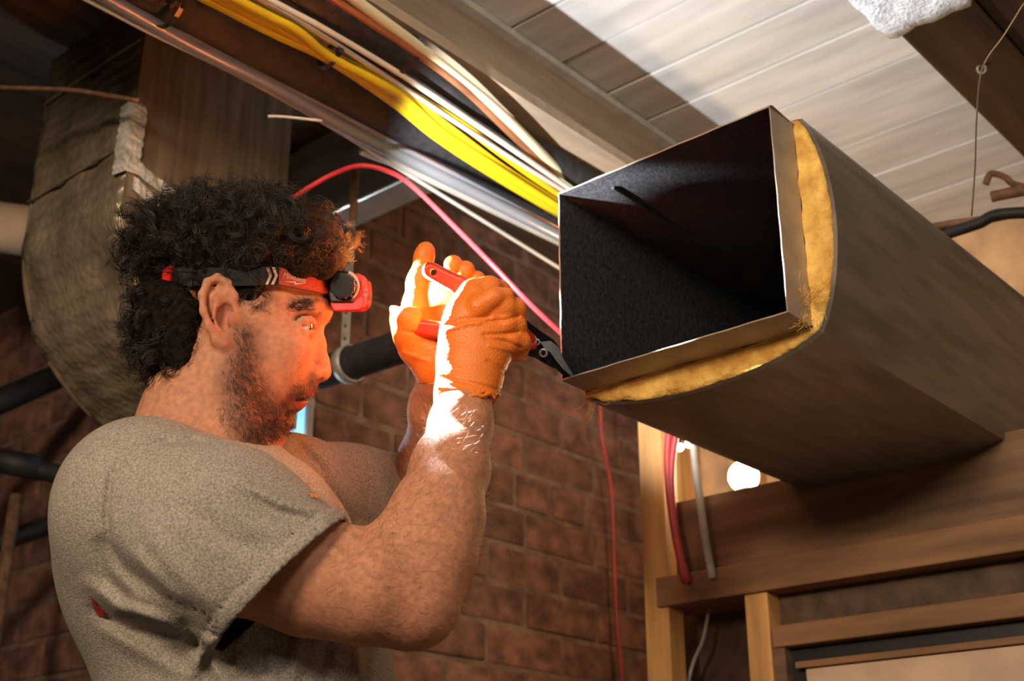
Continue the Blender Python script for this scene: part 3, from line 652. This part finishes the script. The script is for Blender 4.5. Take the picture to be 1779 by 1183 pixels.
# far (left) arm
B.chain([(cc(510, 858, 1.46), .045), (cc(620, 872, 1.53), .043), (cc(735, 890, 1.59), .038)], .02)
B.chain([(cc(740, 892, 1.585), .037), (cc(752, 800, 1.525), .037), (cc(762, 710, 1.455), .030), (cc(768, 640, 1.40), .0265)], .02)
body, bv, bq, bn = sculpt_obj('body', B, M_skin, man); del B
bx, by = pxy(bv); bz = bv[:, 2]
# skin colour of its own: lips, beard shadow on the jaw, ear flush
tint = np.ones((len(bv), 4)); 
def blend(mask, col): 
    for i in range(3): tint[:, i] *= 1+(col[i]-1)*mask
sm = lambda d, a, b: np.clip((b-d)/(b-a), 0, 1)
head = (bx > 200) & (bx < 620) & (by < 790)
beard_poly = [(415, 560), (445, 575), (448, 640), (470, 690), (498, 690), (512, 668), (545, 658), (553, 680), (520, 692), (503, 716), (508, 745), (455, 775), (428, 770), (395, 720), (385, 660), (402, 610)]
inb = inpoly(bx, by, beard_poly) & head & (bz > 1.1)
bd = np.where(inb, 0, seg_dist(bx, by, beard_poly+beard_poly[:1])); 
blend(np.where(head, sm(bd, 0, 24), 0)*.85, (.50, .46, .46))
lip = np.minimum(seg_dist(bx, by, [(548, 684), (528, 687), (508, 692)]), seg_dist(bx, by, [(520, 703), (505, 702), (494, 700)]))
blend(np.where(head, sm(lip, 5, 9), 0), (1.0, .50, .52))
ear = np.hypot((bx-383)/32, (by-545)/60); blend(np.where(head, sm(ear, .6, 1.1), 0)*.7, (1.0, .80, .76))
ca = body.data.color_attributes.new('tint', 'FLOAT_COLOR', 'POINT'); ca.data.foreach_set('color', tint.ravel())
wv_ = to_world(bv)
# beard, moustache, brows, sideburns, arm hair
def pick(mask, n, seed):
    i = np.flatnonzero(mask); return np.random.default_rng(seed).choice(i, n, replace=len(i) < n)
dwn = -UP*.8+RT*.25
edge = seg_dist(bx, by, beard_poly+beard_poly[:1]); wgt = np.where(inb, np.clip(edge/26+.15, 0, 1), np.clip(.15-edge/60, 0, 1))*head
i = pick(np.random.default_rng(3).random(len(bv)) < wgt, 6200, 1)
strands('beard', wv_[i]+rng.normal(0, .0008, (len(i), 3)), bn[i]*.5+dwn*.9, .0064, M_beard, man, 4, .00015, .0010, .5, -UP*.3, .32, 2)
ms = inpoly(bx, by, [(551, 664), (551, 680), (528, 681), (500, 692), (496, 684), (515, 668), (538, 662)]) & head
i = pick(ms, 520, 4); strands('moustache', wv_[i]+rng.normal(0, .0006, (len(i), 3)), bn[i]*.35-UP*.9-RT*.25, .0058, M_beard, man, 4, .00014, .0006, .4, -UP*.2, .22, 5)
tuftp = inpoly(bx, by, [(475, 724), (500, 726), (500, 746), (470, 766), (432, 766), (432, 745)]) & head
i = pick(tuftp, 1300, 6); strands('chin_beard', wv_[i]+rng.normal(0, .0006, (len(i), 3)), bn[i]*.7-UP*.6, .0068, M_beard, man, 4, .00015, .0012, .6, -UP*.3, .3, 7)
br = (seg_dist(bx, by, [(510, 535), (530, 529), (554, 530), (574, 546)]) < 8.5) & head
i = pick(br, 1700, 8); strands('eyebrow', wv_[i], bn[i]*.45-RT*.9+UP*.15, .009, M_beard, man, 4, .00022, .0005, .4, (0, 0, 0), .22, 9)
neckh = inpoly(bx, by, [(385, 690), (430, 760), (420, 790), (370, 730)]) & head
i = pick(neckh, 350, 10); strands('neck_stubble', wv_[i], bn[i]*.5+dwn, .005, M_beard, man, 3, .00014, 0, 0, (0, 0, 0), .35, 11)
fa = (by > 715) & (by < 1100) & (bx > 560) & (bz < 1.335)
i = pick(fa, 3400, 12); strands('forearm_hair', wv_[i], bn[i]*.5+UP*.35+RT*.45, .011, M_armhair, man, 4, .00011, .0012, .4, (0, 0, 0), .35, 13)
fb = (by > 640) & (by < 840) & (bx > 690) & (bz > 1.35)
i = pick(fb, 1100, 14); strands('forearm_hair', wv_[i], bn[i]*.6+UP*.4-RT*.4, .011, M_armhair, man, 4, .00011, .0012, .4, (0, 0, 0), .35, 15)
# eyes
for s in (-1, 1):
    c = to_world(H(525, 567.8, s*.0335)[None])[0]
    eb = mk('eye', *sphv(c, .0112, 24, 16), M_eye, man, True); g = RT*.93+UP*.05-FW*.26; g = g/np.linalg.norm(g)
    V = [c+g*.0112]; u = np.cross(g, UP); u /= np.linalg.norm(u); w2 = np.cross(u, g)
    for rr_, ff in ((.0032, .0110), (.0058, .0101)):
        V += [c+g*ff+(u*math.cos(a)+w2*math.sin(a))*rr_ for a in np.linspace(0, 2*math.pi, 16, endpoint=False)]
    F = [(0, 1+k, 1+(k+1) % 16) for k in range(16)]+[(1+k, 17+k, 17+(k+1) % 16, 1+(k+1) % 16) for k in range(16)]
    fixn(mk('iris', V, F, M_iris, eb, True))

# --- hair
hrng = np.random.default_rng(5)
HR = Sculpt((-.46, -.08, 1.20), (-.12, .22, 1.52), .0025)
def hb(px, py, z, rx_, ry_, rz_, k=.012, op='u'): HR.ell(H(px, py, z), (rx_*.0006, ry_*.0006, rz_), k, op, rx=-A15)
hb(403, 445, 0, 158, 92, .078, .012)
hb(340, 425, 0, 105, 68, .078); hb(430, 412, 0, 100, 66, .076); hb(515, 436, 0, 78, 48, .066); hb(300, 440, 0, 62, 56, .064); hb(568, 452, 0, 34, 28, .05)
for i in range(70):
    a = hrng.uniform(0, 1); x = 272+300*a; zz_ = hrng.uniform(-.066, .066); y = np.interp(x, [230, 290, 380, 460, 540, 600], [425, 382, 362, 372, 402, 445])+80*(zz_/.085)**2+hrng.uniform(-8, 30)
    hb(x, y, zz_, hrng.uniform(18, 34), hrng.uniform(16, 28), hrng.uniform(.010, .018), .010)
for i in range(40):
    x = hrng.uniform(265, 550); y = hrng.uniform(400, 462); zz_ = -np.interp(x, [240, 300, 400, 480, 575], [.045, .070, .079, .072, .048])
    hb(x, y, zz_, hrng.uniform(16, 30), hrng.uniform(13, 24), .010, .008)
hb(296, 555, 0, 62, 90, .064, .012); hb(318, 552, 0, 48, 82, .071); hb(282, 615, 0, 26, 42, .05)
for i in range(45):
    x = hrng.uniform(248, 330); y = hrng.uniform(508, 630); zz_ = -np.interp(x, [215, 260, 330], [.02, .052, .070]); 
    hb(x, y, zz_, hrng.uniform(12, 24), hrng.uniform(12, 22), .010, .008)
hb(432, 508, -.064, 27, 38, .012, .01); hb(425, 470, -.072, 50, 40, .012, .01); hb(420, 530, .062, 22, 45, .012, .01); hb(432, 580, -.058, 11, 35, .006, .008)
for s in (-1, 1): HR.ell(H(395, 575, s*.085), (.030, .052, .022), .006, 's')
HR.ell(H(560, 570), (.060, .036, .07), .004, 's')
hair, hv, hq, hn = sculpt_obj('hair', HR, M_hairbase, man, 1); del HR
hx, hy = pxy(hv); hw = to_world(hv); hc = to_world(H(400, 500)[None])[0]
out = hw-hc; out /= np.linalg.norm(out, axis=1)[:, None]
vis = (hv[:, 2] < 1.40) | (hy < 400)
back = -RT
flow = lambda i: hn[i]*.45-RT*np.interp(hx[i], [230, 420, 600], [.35, .45, -.35])[:, None]+UP*np.interp(hy[i], [330, 470], [.25, -.25])[:, None]
i = pick(vis & (hy < 476) & ((hx < 560) | (hy < 440)), 330, 21); strands('hair_locks', hw[i]-hn[i]*.004, flow(i), .030, M_hair, man, 16, .00032, .0085, 1.05, (0, 0, 0), .35, 22, clump=12, tight=.22)
i = pick(vis & (hy < 476) & ((hx < 560) | (hy < 440)), 900, 31); strands('hair_strands', hw[i]-hn[i]*.002, flow(i), .017, M_hair, man, 13, .00026, .006, 1.4, (0, 0, 0), .4, 32)
i = pick(vis & (hy < 385) & (hn@UP > .3) & (hx < 480), 34, 23); strands('loose_curls', hw[i], hn[i]*.6+UP*.4-RT*.3, .024, M_hair, man, 18, .00032, .013, .95, (0, 0, 0), .5, 24, clump=5, tight=.3)
i = pick(vis & (hx > 515) & (hx < 572) & (hy < 455), 55, 25); strands('fringe_hair', hw[i], hn[i]*.6+RT*.2+UP*.25, .016, M_hair, man, 12, .00028, .005, 1.0, (0, 0, 0), .5, 26, clump=8, tight=.5)
i = pick(vis & (hy > 490) & (hx < 350), 190, 27); strands('nape_locks', hw[i]-hn[i]*.003, hn[i]*.35-UP*.7-RT*.25, .021, M_hair, man, 13, .00034, .0050, .9, -UP*.15, .35, 28, clump=10, tight=.35)
i = pick((hx > 398) & (hx < 462) & (hy > 485) & (hv[:, 2] < 1.34), 110, 29); strands('sideburn_hair', hw[i], hn[i]*.3-UP*.8+RT*.1, .015, M_hair, man, 10, .00026, .0035, .9, (0, 0, 0), .4, 30, clump=7, tight=.4)

# --- T-shirt: hollow garment with folds
SH = Sculpt((-.50, -.44, .97), (-.05, -.02, 1.66), .0026)
SH.chain([(cc(330, 790, 1.300), .058), (cc(345, 860, 1.285), .080)], .03)
SH.ell(cc(235, 876, 1.165), (.060, .066, .075), .03)
SH.cone(cc(250, 850, 1.20), cc(315, 800, 1.28), .052, .045, .04)
SH.cone(cc(365, 885, 1.30), cc(500, 857, 1.455), .062, .058, .03)
SH.ell(cc(350, 1003, 1.25), (.118, .112, .150), .04)
SH.chain([(cc(400, 1000, 1.25), .115), (cc(440, 1190, 1.21), .118), (cc(455, 1400, 1.15), .118)], .05)
SH.ell(cc(285, 950, 1.20), (.088, .085, .10), .04)
SH.ell(cc(470, 1040, 1.31), (.085, .12, .12), .05)
SH.chain([(cc(500, 852, 1.455), .060), (cc(600, 862, 1.53), .0555), (cc(760, 868, 1.60), .053)], .03)
SL = Sculpt(SH.lo, SH.lo+SH.h*(SH.n-1), SH.h)
SL.chain([(cc(255, 880, 1.150), .078), (cc(380, 942, 1.112), .079), (cc(560, 1054, 1.085), .0705)], .025)
g = SH; sl, X = g.sub(g.lo, g.lo+g.h*(g.n-1)); 
Zg = X[2]; PX = CX+FPX*X[0]/Zg+0*X[1]; PY = CY-FPX*X[1]/Zg+0*X[0]
PX, PY = np.broadcast_arrays(PX, PY); near = np.clip((1.36-Zg)/.04, 0, 1)+0*PX
def taper(px, py, poly):
    tot = sum(math.hypot(b[0]-a[0], b[1]-a[1]) for a, b in zip(poly[:-1], poly[1:])); acc = 0; best = np.full(px.shape, 1e9, np.float32); T_ = np.zeros(px.shape, np.float32)
    for (x0, y0), (x1, y1) in zip(poly[:-1], poly[1:]):
        L_ = math.hypot(x1-x0, y1-y0); t = ((px-x0)*(x1-x0)+(py-y0)*(y1-y0))/(L_*L_); tc_ = np.clip(t, 0, 1); d = np.hypot(px-x0-(x1-x0)*tc_, py-y0-(y1-y0)*tc_); m = d < best
        best = np.where(m, d, best); T_ = np.where(m, (acc+tc_*L_)/tot, T_); acc += L_
    return best, np.maximum(np.sin(np.pi*np.clip(T_, 0, 1)), 0)**.7
def fold(poly, amp, w, zmask=None):
    d, tp = taper(PX, PY, poly); amp = amp*tp; q_ = (amp*np.exp(-(d/w)**2)*(near if zmask is None else zmask)).astype(np.float32); g.f -= q_; SL.f -= q_
farz = np.clip((Zg-1.34)/.04, 0, 1)+0*PX
for poly, amp, w in [([(388, 822), (487, 872), (578, 900)], .0055, 12), ([(400, 850), (490, 894), (560, 912)], -.0045, 11), ([(330, 838), (440, 915), (520, 935)], .004, 14), ([(300, 862), (400, 940), (470, 965)], -.0035, 13),
                     ([(170, 930), (215, 985), (300, 1048), (380, 1088)], -.010, 17), ([(140, 1003), (205, 1056), (300, 1078)], .007, 13), ([(240, 1045), (330, 1085), (390, 1112)], -.006, 13),
                     ([(150, 1052), (230, 1098), (320, 1104)], -.006, 11), ([(168, 1085), (250, 1135), (340, 1183)], .005, 13), ([(310, 1075), (392, 1183), (410, 1220)], -.008, 13), ([(365, 1105), (330, 1183)], .006, 12), ([(420, 1110), (405, 1183)], .006, 12), ([(455, 1110), (450, 1190)], -.009, 14), ([(520, 1100), (505, 1190)], .007, 14), ([(570, 1110), (560, 1190)], -.005, 12), ([(620, 1110), (625, 1190)], .004, 10),
                     ([(250, 900), (300, 985), (375, 1060)], .004, 16), ([(225, 950), (285, 1020), (330, 1050)], .005, 11), ([(160, 930), (185, 1000), (230, 1045)], -.004, 12)]:
    fold(poly, amp, w)
for poly, amp, w in [([(221, 788), (192, 828), (184, 891), (190, 945), (215, 985)], -.0055, 5.5), ([(221, 788), (280, 768), (334, 764), (380, 775)], -.0045, 5.5)]: fold(poly, amp, w)
for poly, amp, w in [([(505, 765), (550, 806), (590, 900)], -.006, 10), ([(530, 765), (580, 810), (615, 900)], .004, 10), ([(600, 775), (640, 850), (640, 930)], -.003, 9), ([(650, 780), (672, 850), (668, 930)], .003, 9), ([(470, 800), (520, 860), (560, 900)], .005, 12)]: fold(poly, amp, w, farz)
# hem bands, then hollow, then cut openings
def plane(px, py, d, nx, ny, nz): 
    c = cc(px, py, d); nn = np.array([nx, ny, nz], float); nn /= np.linalg.norm(nn); return (X[0]-c[0])*nn[0]+(X[1]-c[1])*nn[1]+(X[2]-c[2])*nn[2]
h1 = plane(497, 1010, 1.10, .72, -.69, -.12)
SL.f -= np.where(h1 > -.014, .0014, 0).astype(np.float32); SL.f += np.where(np.abs(h1+.0145) < .0016, .0012, 0).astype(np.float32)
slv = np.maximum(SL.f, h1); kk = .022; hh = np.maximum(kk-np.abs(g.f-slv), 0)/kk; g.f = (np.minimum(g.f, slv)-hh*hh*kk*.25)
cav = np.maximum(np.maximum(SL.f+.0045+.12*np.clip(-h1-.01, 0, 1), h1-.004), -h1-.055); g.f = np.maximum(g.f, -cav)
far_cut = plane(700, 862, 1.57, .97, .02, .22); fr = (PX > 600) & (Zg > 1.42); g.f = np.where(fr, np.maximum(g.f, far_cut), g.f)
del slv, cav, hh, SL
nk = plane(345, 770, 1.30, .46, .885, -.06); ax = np.array([.46, .885, -.06]); ax /= np.linalg.norm(ax); c0 = cc(346, 770, 1.300)
rad = np.sqrt(np.maximum((X[0]-c0[0])**2+(X[1]-c0[1])**2+(X[2]-c0[2])**2-(nk)**2, 0)); cut = np.maximum(rad-(.0665+.016*np.clip((1.30-Zg)/.06, 0, 1)), -nk-.016*np.clip((.062-rad)/.012, 0, 1)); g.f -= np.where(cut < .011, .0018, 0).astype(np.float32); g.f = np.maximum(g.f, -cut).astype(np.float32)
shirt, sv, sq, sn = sculpt_obj('t_shirt', SH, M_shirt, man, 5); del SH, g, PX, PY, near, farz, h1, nk, rad, cut
def patch(name, poly, m, parent, d0):
    """print on the cloth: a thin patch laid on the shirt surface"""
    sx, sy = pxy(sv); V = []
    for (x, y) in poly:
        near_ = np.flatnonzero((sx-x)**2+(sy-y)**2 < 30); z = (sv[near_, 2].min() if len(near_) else d0)-.0010; V.append(to_world(cc(x, y, z)[None])[0])
    return fixn(mk(name, *prismv(V, FW*.0012), m, parent))
patch('embroidered_mark', [(538, 856), (545, 858), (553, 857), (552, 864), (545, 863), (541, 865)], M_orange, shirt, 1.38)
patch('back_print', [(158, 1036), (168, 1052), (180, 1060), (182, 1072), (170, 1070), (162, 1056)], M_redprint, shirt, 1.2)

# --- trousers and shoes (below the picture)
TR = Sculpt((-.75, -1.75, .35), (.1, -.28, 1.75), .012)
def dn(p, drop): return p-drop*np.array([0, math.cos(TH), math.sin(TH)])
hipc = cc(452, 1380, 1.155)
floor_drop = float(to_world(hipc[None])[0][2])
for s in (-1, 1):
    hp_ = hipc+np.array([.03*s, 0, .09*s]); TR.chain([(hipc, .12), (dn(hp_, .1), .10), (dn(hp_, .48), .075), (dn(hp_, floor_drop-.08), .065)], .04)
trs, *_ = sculpt_obj('trousers', TR, M_denim, man, 1)
for s in (-1, 1):
    a = to_world(dn(hipc+np.array([.03*s, 0, .09*s]), floor_drop-.045)[None])[0]; mk('shoe', *sphv(a+RT*.05, .05, 16, 10, (2.2*abs(RT[0])+.4, 2.2*abs(RT[1])+.4, .88)), M_black, man, True)

# --- gloves
def crease(S_, polys):
    sl, X = S_.sub(S_.lo, S_.lo+S_.h*(S_.n-1)); px = CX+FPX*X[0]/X[2]+0*X[1]; py = CY-FPX*X[1]/X[2]+0*X[0]; px, py = np.broadcast_arrays(px, py)
    for poly, amp, w in polys: S_.f -= (amp*np.exp(-(seg_dist(px, py, poly)/w)**2)).astype(np.float32)
G = Sculpt(cc(735, 745, 1.22), cc(945, 465, 1.42), .0013)
G.chain([(cc(806, 716, 1.279), .0300), (cc(812, 680, 1.295), .0305), (cc(818, 645, 1.305), .0325)], .012)
G.ell(cc(820, 610, 1.312), (.0335, .034, .025), .018, rz=-.15)
G.ell(cc(836, 575, 1.318), (.036, .033, .025), .018, rz=-.45)
G.ell(cc(812, 555, 1.318), (.022, .034, .022), .014, rz=-.3)
# index over the grip, thumb tip inside, three curled fingers on the right
G.chain([(cc(806, 540, 1.318), .017), (cc(822, 510, 1.322), .0135), (cc(850, 501, 1.326), .0118), (cc(868, 506, 1.338), .0105), (cc(872, 518, 1.352), .0095)], .006)
G.chain([(cc(832, 533, 1.300), .0125), (cc(858, 516, 1.300), .0098), (cc(879, 514, 1.306), .0085)], .004)
for (y0, x1, y1, dd, r_) in ((548, 894, 534, 0, .0112), (575, 895, 562, .000, .0112), (598, 903, 590, .003, .0108)):
    G.chain([(cc(848, y0, 1.312), .014), (cc(x1-16, y1, 1.308+dd), r_), (cc(x1, y1+3, 1.316+dd), r_*.98), (cc(x1+2, y1+8, 1.336+dd), r_*.92), (cc(x1-18, y1+6, 1.352+dd), r_*.85)], .0045)
G.chain([(cc(850, 618, 1.318), .014), (cc(893, 610, 1.330), .0098), (cc(900, 612, 1.345), .0092), (cc(880, 612, 1.36), .008)], .0045)
crease(G, [([(772, 566), (800, 556), (850, 550)], -.0016, 3.5), ([(776, 574), (815, 562), (842, 560)], .0015, 3), ([(765, 655), (830, 668), (890, 685)], -.0018, 3.2), ([(762, 672), (820, 680), (875, 698)], .0016, 3), ([(765, 688), (820, 692), (865, 706)], -.0012, 3),
           ([(845, 588), (880, 594), (905, 604)], -.0016, 3), ([(850, 600), (885, 608), (900, 616)], .0012, 3), ([(840, 560), (880, 556), (900, 549)], -.0022, 3), ([(840, 582), (880, 580), (900, 577)], -.0020, 3), ([(848, 628), (880, 650), (890, 655)], -.0015, 4)])
sl, X = G.sub(G.lo, G.lo+G.h*(G.n-1)); cutp = -((X[0]-cc(806, 703, 1.28)[0])*(-.27)+(X[1]-cc(806, 703, 1.28)[1])*.93+(X[2]-1.28)*.25)
wob = .0014*np.sin(X[0]*420)+.001*np.sin(X[2]*300); G.f = np.maximum(G.f, cutp+wob).astype(np.float32)
gl, gv, gq, gn = sculpt_obj('glove', G, M_glove, man, 1)
gl['label'] = 'orange textured glove on the right hand'
cuff = []
for a in np.linspace(0, 2*math.pi, 40, endpoint=False):
    c = cc(806, 704, 1.279); u = np.array([.96, .27, 0]); w2 = np.array([0, -.25, .97]); cuff.append(to_world((c+u*.0300*math.cos(a)+w2*.0300*math.sin(a)+np.array([0, .0014*math.sin(9*a), 0]))[None])[0])
cuff.append(cuff[0]); tube('glove_cuff', cuff, [.0016+.0008*abs(math.sin(i*1.9)) for i in range(41)], M_glove, man, 8)

G = Sculpt(cc(660, 672, 1.28), cc(862, 402, 1.52), .0013)
G.chain([(cc(768, 640, 1.400), .0285), (cc(752, 612, 1.400), .027), (cc(728, 598, 1.395), .021)], .015)
G.chain([(cc(722, 600, 1.390), .0185), (cc(710, 575, 1.380), .0150), (cc(713, 556, 1.373), .0118), (cc(704, 548, 1.370), .0105)], .008)     # thumb
G.chain([(cc(708, 585, 1.385), .0145), (cc(697, 556, 1.385), .0110), (cc(684, 544, 1.385), .0078)], .006)
G.ell(cc(765, 560, 1.433), (.036, .046, .016), .018)                                      # palm
G.chain([(cc(738, 580, 1.418), .016), (cc(722, 530, 1.400), .0130), (cc(726, 490, 1.396), .0110), (cc(737, 445, 1.395), .0096), (cc(740, 434, 1.396), .0088)], .008)   # raised index
for (x, y, d, r_) in ((788, 459, 1.420, .0106), (809, 468, 1.422, .0102), (829, 484, 1.426, .0092)):
    G.chain([(cc(x-14, y+95, 1.446), .011), (cc(x-2, y+35, 1.456), .0105), (cc(x+2, y+8, 1.446), r_), (cc(x, y+1, d), r_)], .0012)
crease(G, [([(715, 500), (740, 506)], -.001, 3), ([(722, 462), (748, 466)], -.0008, 2.5), ([(700, 575), (730, 580)], -.0012, 3), ([(700, 612), (745, 628)], .0012, 4)])
gl2, *_ = sculpt_obj('glove', G, M_glove, man, 1); gl2['label'] = 'orange glove on the left hand with index finger raised'
del G

# ================================================================== snips
sn_ = empty('aviation_snips', W(920, 592, 1.375), 'red-handled metal snips with black head biting the duct corner', 'snips')
def handle(pts, hole, lab):
    lo = np.min([cc(*p[:3]) for p in pts], 0)-.02; hi = np.max([cc(*p[:3]) for p in pts], 0)+.02
    S_ = Sculpt(lo, hi, .0011); S_.chain([(cc(*p[:3]), p[3]) for p in pts], .004)
    # flatten front and back, drill the hanging hole
    sl, X = S_.sub(S_.lo, S_.lo+S_.h*(S_.n-1))
    P = np.array([cc(*p[:3]) for p in pts]); zc = np.interp(X[0], P[:, 0], P[:, 2]); S_.f = np.maximum(S_.f, np.abs(X[2]-zc)-.0072).astype(np.float32)
    if hole: S_.cone(cc(*hole)-np.array([0, 0, .03]), cc(*hole)+np.array([0, 0, .03]), .0034, .0034, .001, 's')
    o, *_ = sculpt_obj('handle', S_, M_grip, sn_, 1); return o
handle([(748, 470, 1.362, .0092), (800, 497, 1.355, .0100), (850, 532, 1.350, .0085), (905, 574, 1.355, .0062), (925, 590, 1.365, .005)], (753, 473, 1.362), '')
handle([(722, 568, 1.372, .0090), (775, 576, 1.365, .0096), (840, 590, 1.360, .0082), (905, 598, 1.362, .006), (925, 600, 1.365, .005)], None, '')
TF = FW*.006
def flat(name, poly, d, m, off=TF, bevel=.0008, parent=None):
    return prism(name, [W(x, y, (d if not callable(d) else d(x))) for x, y in poly], off, m, parent or sn_, bevel)
dep = lambda x: 1.352+(x-905)*.00085
flat('head_plate', [(900, 556), (915, 556), (938, 574), (962, 590), (975, 608), (972, 628), (962, 640), (946, 632), (930, 622), (908, 616), (900, 606)], dep, M_toolblk, FW*.009)
flat('lower_jaw', [(940, 618), (958, 634), (978, 652), (990, 656), (974, 630), (958, 608)], lambda x: dep(x)-.002, M_toolblk, FW*.006)
bl = flat('upper_blade', [(938, 594), (957, 592), (971, 604), (978, 622), (988, 638), (998, 654), (993, 655), (978, 641), (966, 626), (956, 612), (946, 605)], lambda x: dep(x)-.0045, M_chrome, FW*.004)
flat('link_plate', [(902, 576), (914, 573), (926, 581), (935, 593), (929, 602), (916, 594), (905, 587)], lambda x: dep(x)-.004, M_chrome, FW*.004)
for (x, y, r_) in ((925, 591, .0052), (933, 594, .0035), (944, 613, .0048)): 
    c = W(x, y, dep(x)-.0075); bb = cyl('pivot_bolt', c, c+FW*.012, r_, M_chrome, sn_, 18, .0008); cyl('bolt_socket', c-FW*.0004, c+FW*.0002, r_*.55, M_toolblk, bb, 10)

# ================================================================== headlamp
hl = empty('headlamp', to_world(H(590, 500)[None])[0], 'red and black headlamp worn on the curly-haired man\'s forehead', 'headlamp')
SXc, SA, SB = 409., 168., .0845
def band(t, v, o=0.0):
    """t: angle round the head (0 front, pi/2 near ear), v: up, o: outwards"""
    x = SXc+(SA+o/.0006)*math.cos(t); y = np.interp(x, [246, 300, 393, 482, 578], [489, 480, 481, 479, 498])
    z = -(SB+o)*math.sin(t); p = H(x, y, z); return p+v*np.array([0.02, math.cos(A15), math.sin(A15)*.6])
def bandmesh(name, ts, v0, v1, o0, o1, m, parent, closed=False):
    V = []
    for t in ts: V += [band(t, v0, o0), band(t, v1, o0), band(t, v1, o1), band(t, v0, o1)]
    V = to_world(np.array(V)); n = len(ts); F = []
    for i in range(n if closed else n-1):
        a, b_ = 4*i, 4*((i+1) % n)
        for k in range(4): F.append((a+k, a+(k+1) % 4, b_+(k+1) % 4, b_+k))
    if not closed: F += [(0, 1, 2, 3), tuple(4*(n-1)+k for k in (3, 2, 1, 0))]
    return fixn(mk(name, V, F, m, parent))
tx = lambda x: math.acos((x-SXc)/SA)
strap = bandmesh('strap', np.linspace(0, 2*math.pi, 90, endpoint=False), -.0095, .0095, -.002, .0008, M_strapblk, hl, True)
redp = bandmesh('red_panel', np.linspace(tx(484), tx(571), 22), -.0088, .0088, .0007, .0016, M_strapred, strap)
for x0 in (470, 480):
    V = []
    for (x, v) in ((x0-9, .009), (x0-4, .009), (x0+2, 0), (x0-4, -.009), (x0-9, -.009), (x0-3, 0)): V.append(band(tx(x), v, .0012))
    fixn(mk('chevron_print', *prismv(to_world(np.array(V)), -FW*.0006), M_print, strap))
def text_on_band(s, x0, x1, vc, hgt, m, parent):
    cu = bpy.data.curves.new('logo_curve', 'FONT'); cu.body = s; cu.size = 1; cu.shear = .25; cu.extrude = 0; cu.resolution_u = 3
    to = bpy.data.objects.new('logo_tmp', cu); COL.objects.link(to); bpy.context.view_layer.update()
    me = bpy.data.meshes.new_from_object(to.evaluated_get(bpy.context.evaluated_depsgraph_get())); bpy.data.objects.remove(to)
    V = np.array([v.co[:] for v in me.vertices]); F = [tuple(p.vertices) for p in me.polygons]; bpy.data.meshes.remove(me)
    V[:, 0] -= V[:, 0].min(); w = V[:, 0].max(); hh = V[:, 1].max(); P = []
    for x, y, _ in V: P.append(band(tx(x0+(x1-x0)*x/w), vc+(y/hh)*hgt-.0010*(x/w), .0019))
    return mk('logo_print', to_world(np.array(P)), F, m, parent)
text_on_band('Milwaukee', 491, 529, -.0006, .0056, M_print, strap)
V = [band(tx(x), v, .0019) for x, v in ((492, -.0046), (512, -.0022), (513, -.0038), (531, -.0012), (511, -.0056), (510, -.0040))]
fixn(mk('logo_bolt', *prismv(to_world(np.array(V)), -FW*.0003), M_print, strap))
bk = bandmesh('rear_buckle', np.linspace(tx(287), tx(303), 5), -.0115, .0115, .0008, .0045, M_redpl, strap)
bandmesh('strap_slider', np.linspace(tx(330), tx(337), 4), -.0105, .0105, .0008, .003, M_black, strap)
def hp3(name, poly, z0, z1, m, bevel=.001): return prism(name, [to_world(H(x, y, z0)[None])[0] for x, y in poly], FW*(z1-z0), m, hl, bevel)
hp3('lamp_housing', [(570, 474), (584, 470), (612, 472), (618, 500), (614, 525), (574, 525), (570, 510)], -.030, .030, M_black, .002)
hp3('front_bezel', [(609, 476), (622, 474), (630, 484), (631, 500), (627, 512), (634, 519), (633, 533), (624, 539), (580, 541), (574, 530), (574, 524), (612, 523)], -.0265, .0265, M_redpl, .0015)
hp3('lens', [(629, 484), (637, 486), (639, 508), (637, 528), (631, 536), (629, 520)], -.022, .022, M_clear, .001)
c = to_world(H(597, 497, -.030)[None])[0]; kn = cyl('dimmer_knob', c+FW*.002, c-FW*.010, .0128, M_black, hl, 28, .0012)
for k in range(14):
    a = k*2*math.pi/14; q = c+(RT*math.cos(a)+UP*math.sin(a))*.0128; tube('knob_rib', [q+FW*.001, q-FW*.004, q-FW*.0092], .0009, M_black, kn, 5)
c2 = to_world(H(606, 505, -.0305)[None])[0]; 
ringp = [c-FW*.002+(RT*math.cos(a)+UP*math.sin(a))*.0148 for a in np.linspace(-1.9, 1.2, 18)]; tube('reflector_ring', ringp, .0018, M_print, hl, 6)
sp = bpy.data.lights.new('headlamp_beam', 'SPOT'); sp.energy = 34; sp.color = (.92, .95, 1.0); sp.spot_size = math.radians(86); sp.spot_blend = .35; sp.shadow_soft_size = .006
so = bpy.data.objects.new('headlamp_beam', sp); COL.objects.link(so); lp = Vector(to_world(H(646, 494, .036)[None])[0]); so.location = lp
so.rotation_euler = Vector((.8, -.10, .52)).to_track_quat('-Z', 'Y').to_euler(); so.parent = None

s2 = bpy.data.lights.new('headlamp_spot', 'SPOT'); s2.energy = 190; s2.color = (.95, .96, 1.0); s2.spot_size = math.radians(92); s2.spot_blend = .8; s2.shadow_soft_size = .006
o2 = bpy.data.objects.new('headlamp_spot', s2); COL.objects.link(o2); o2.location = lp
o2.rotation_euler = (Vector(W(774, 548, 1.362))-lp).to_track_quat('-Z', 'Y').to_euler()
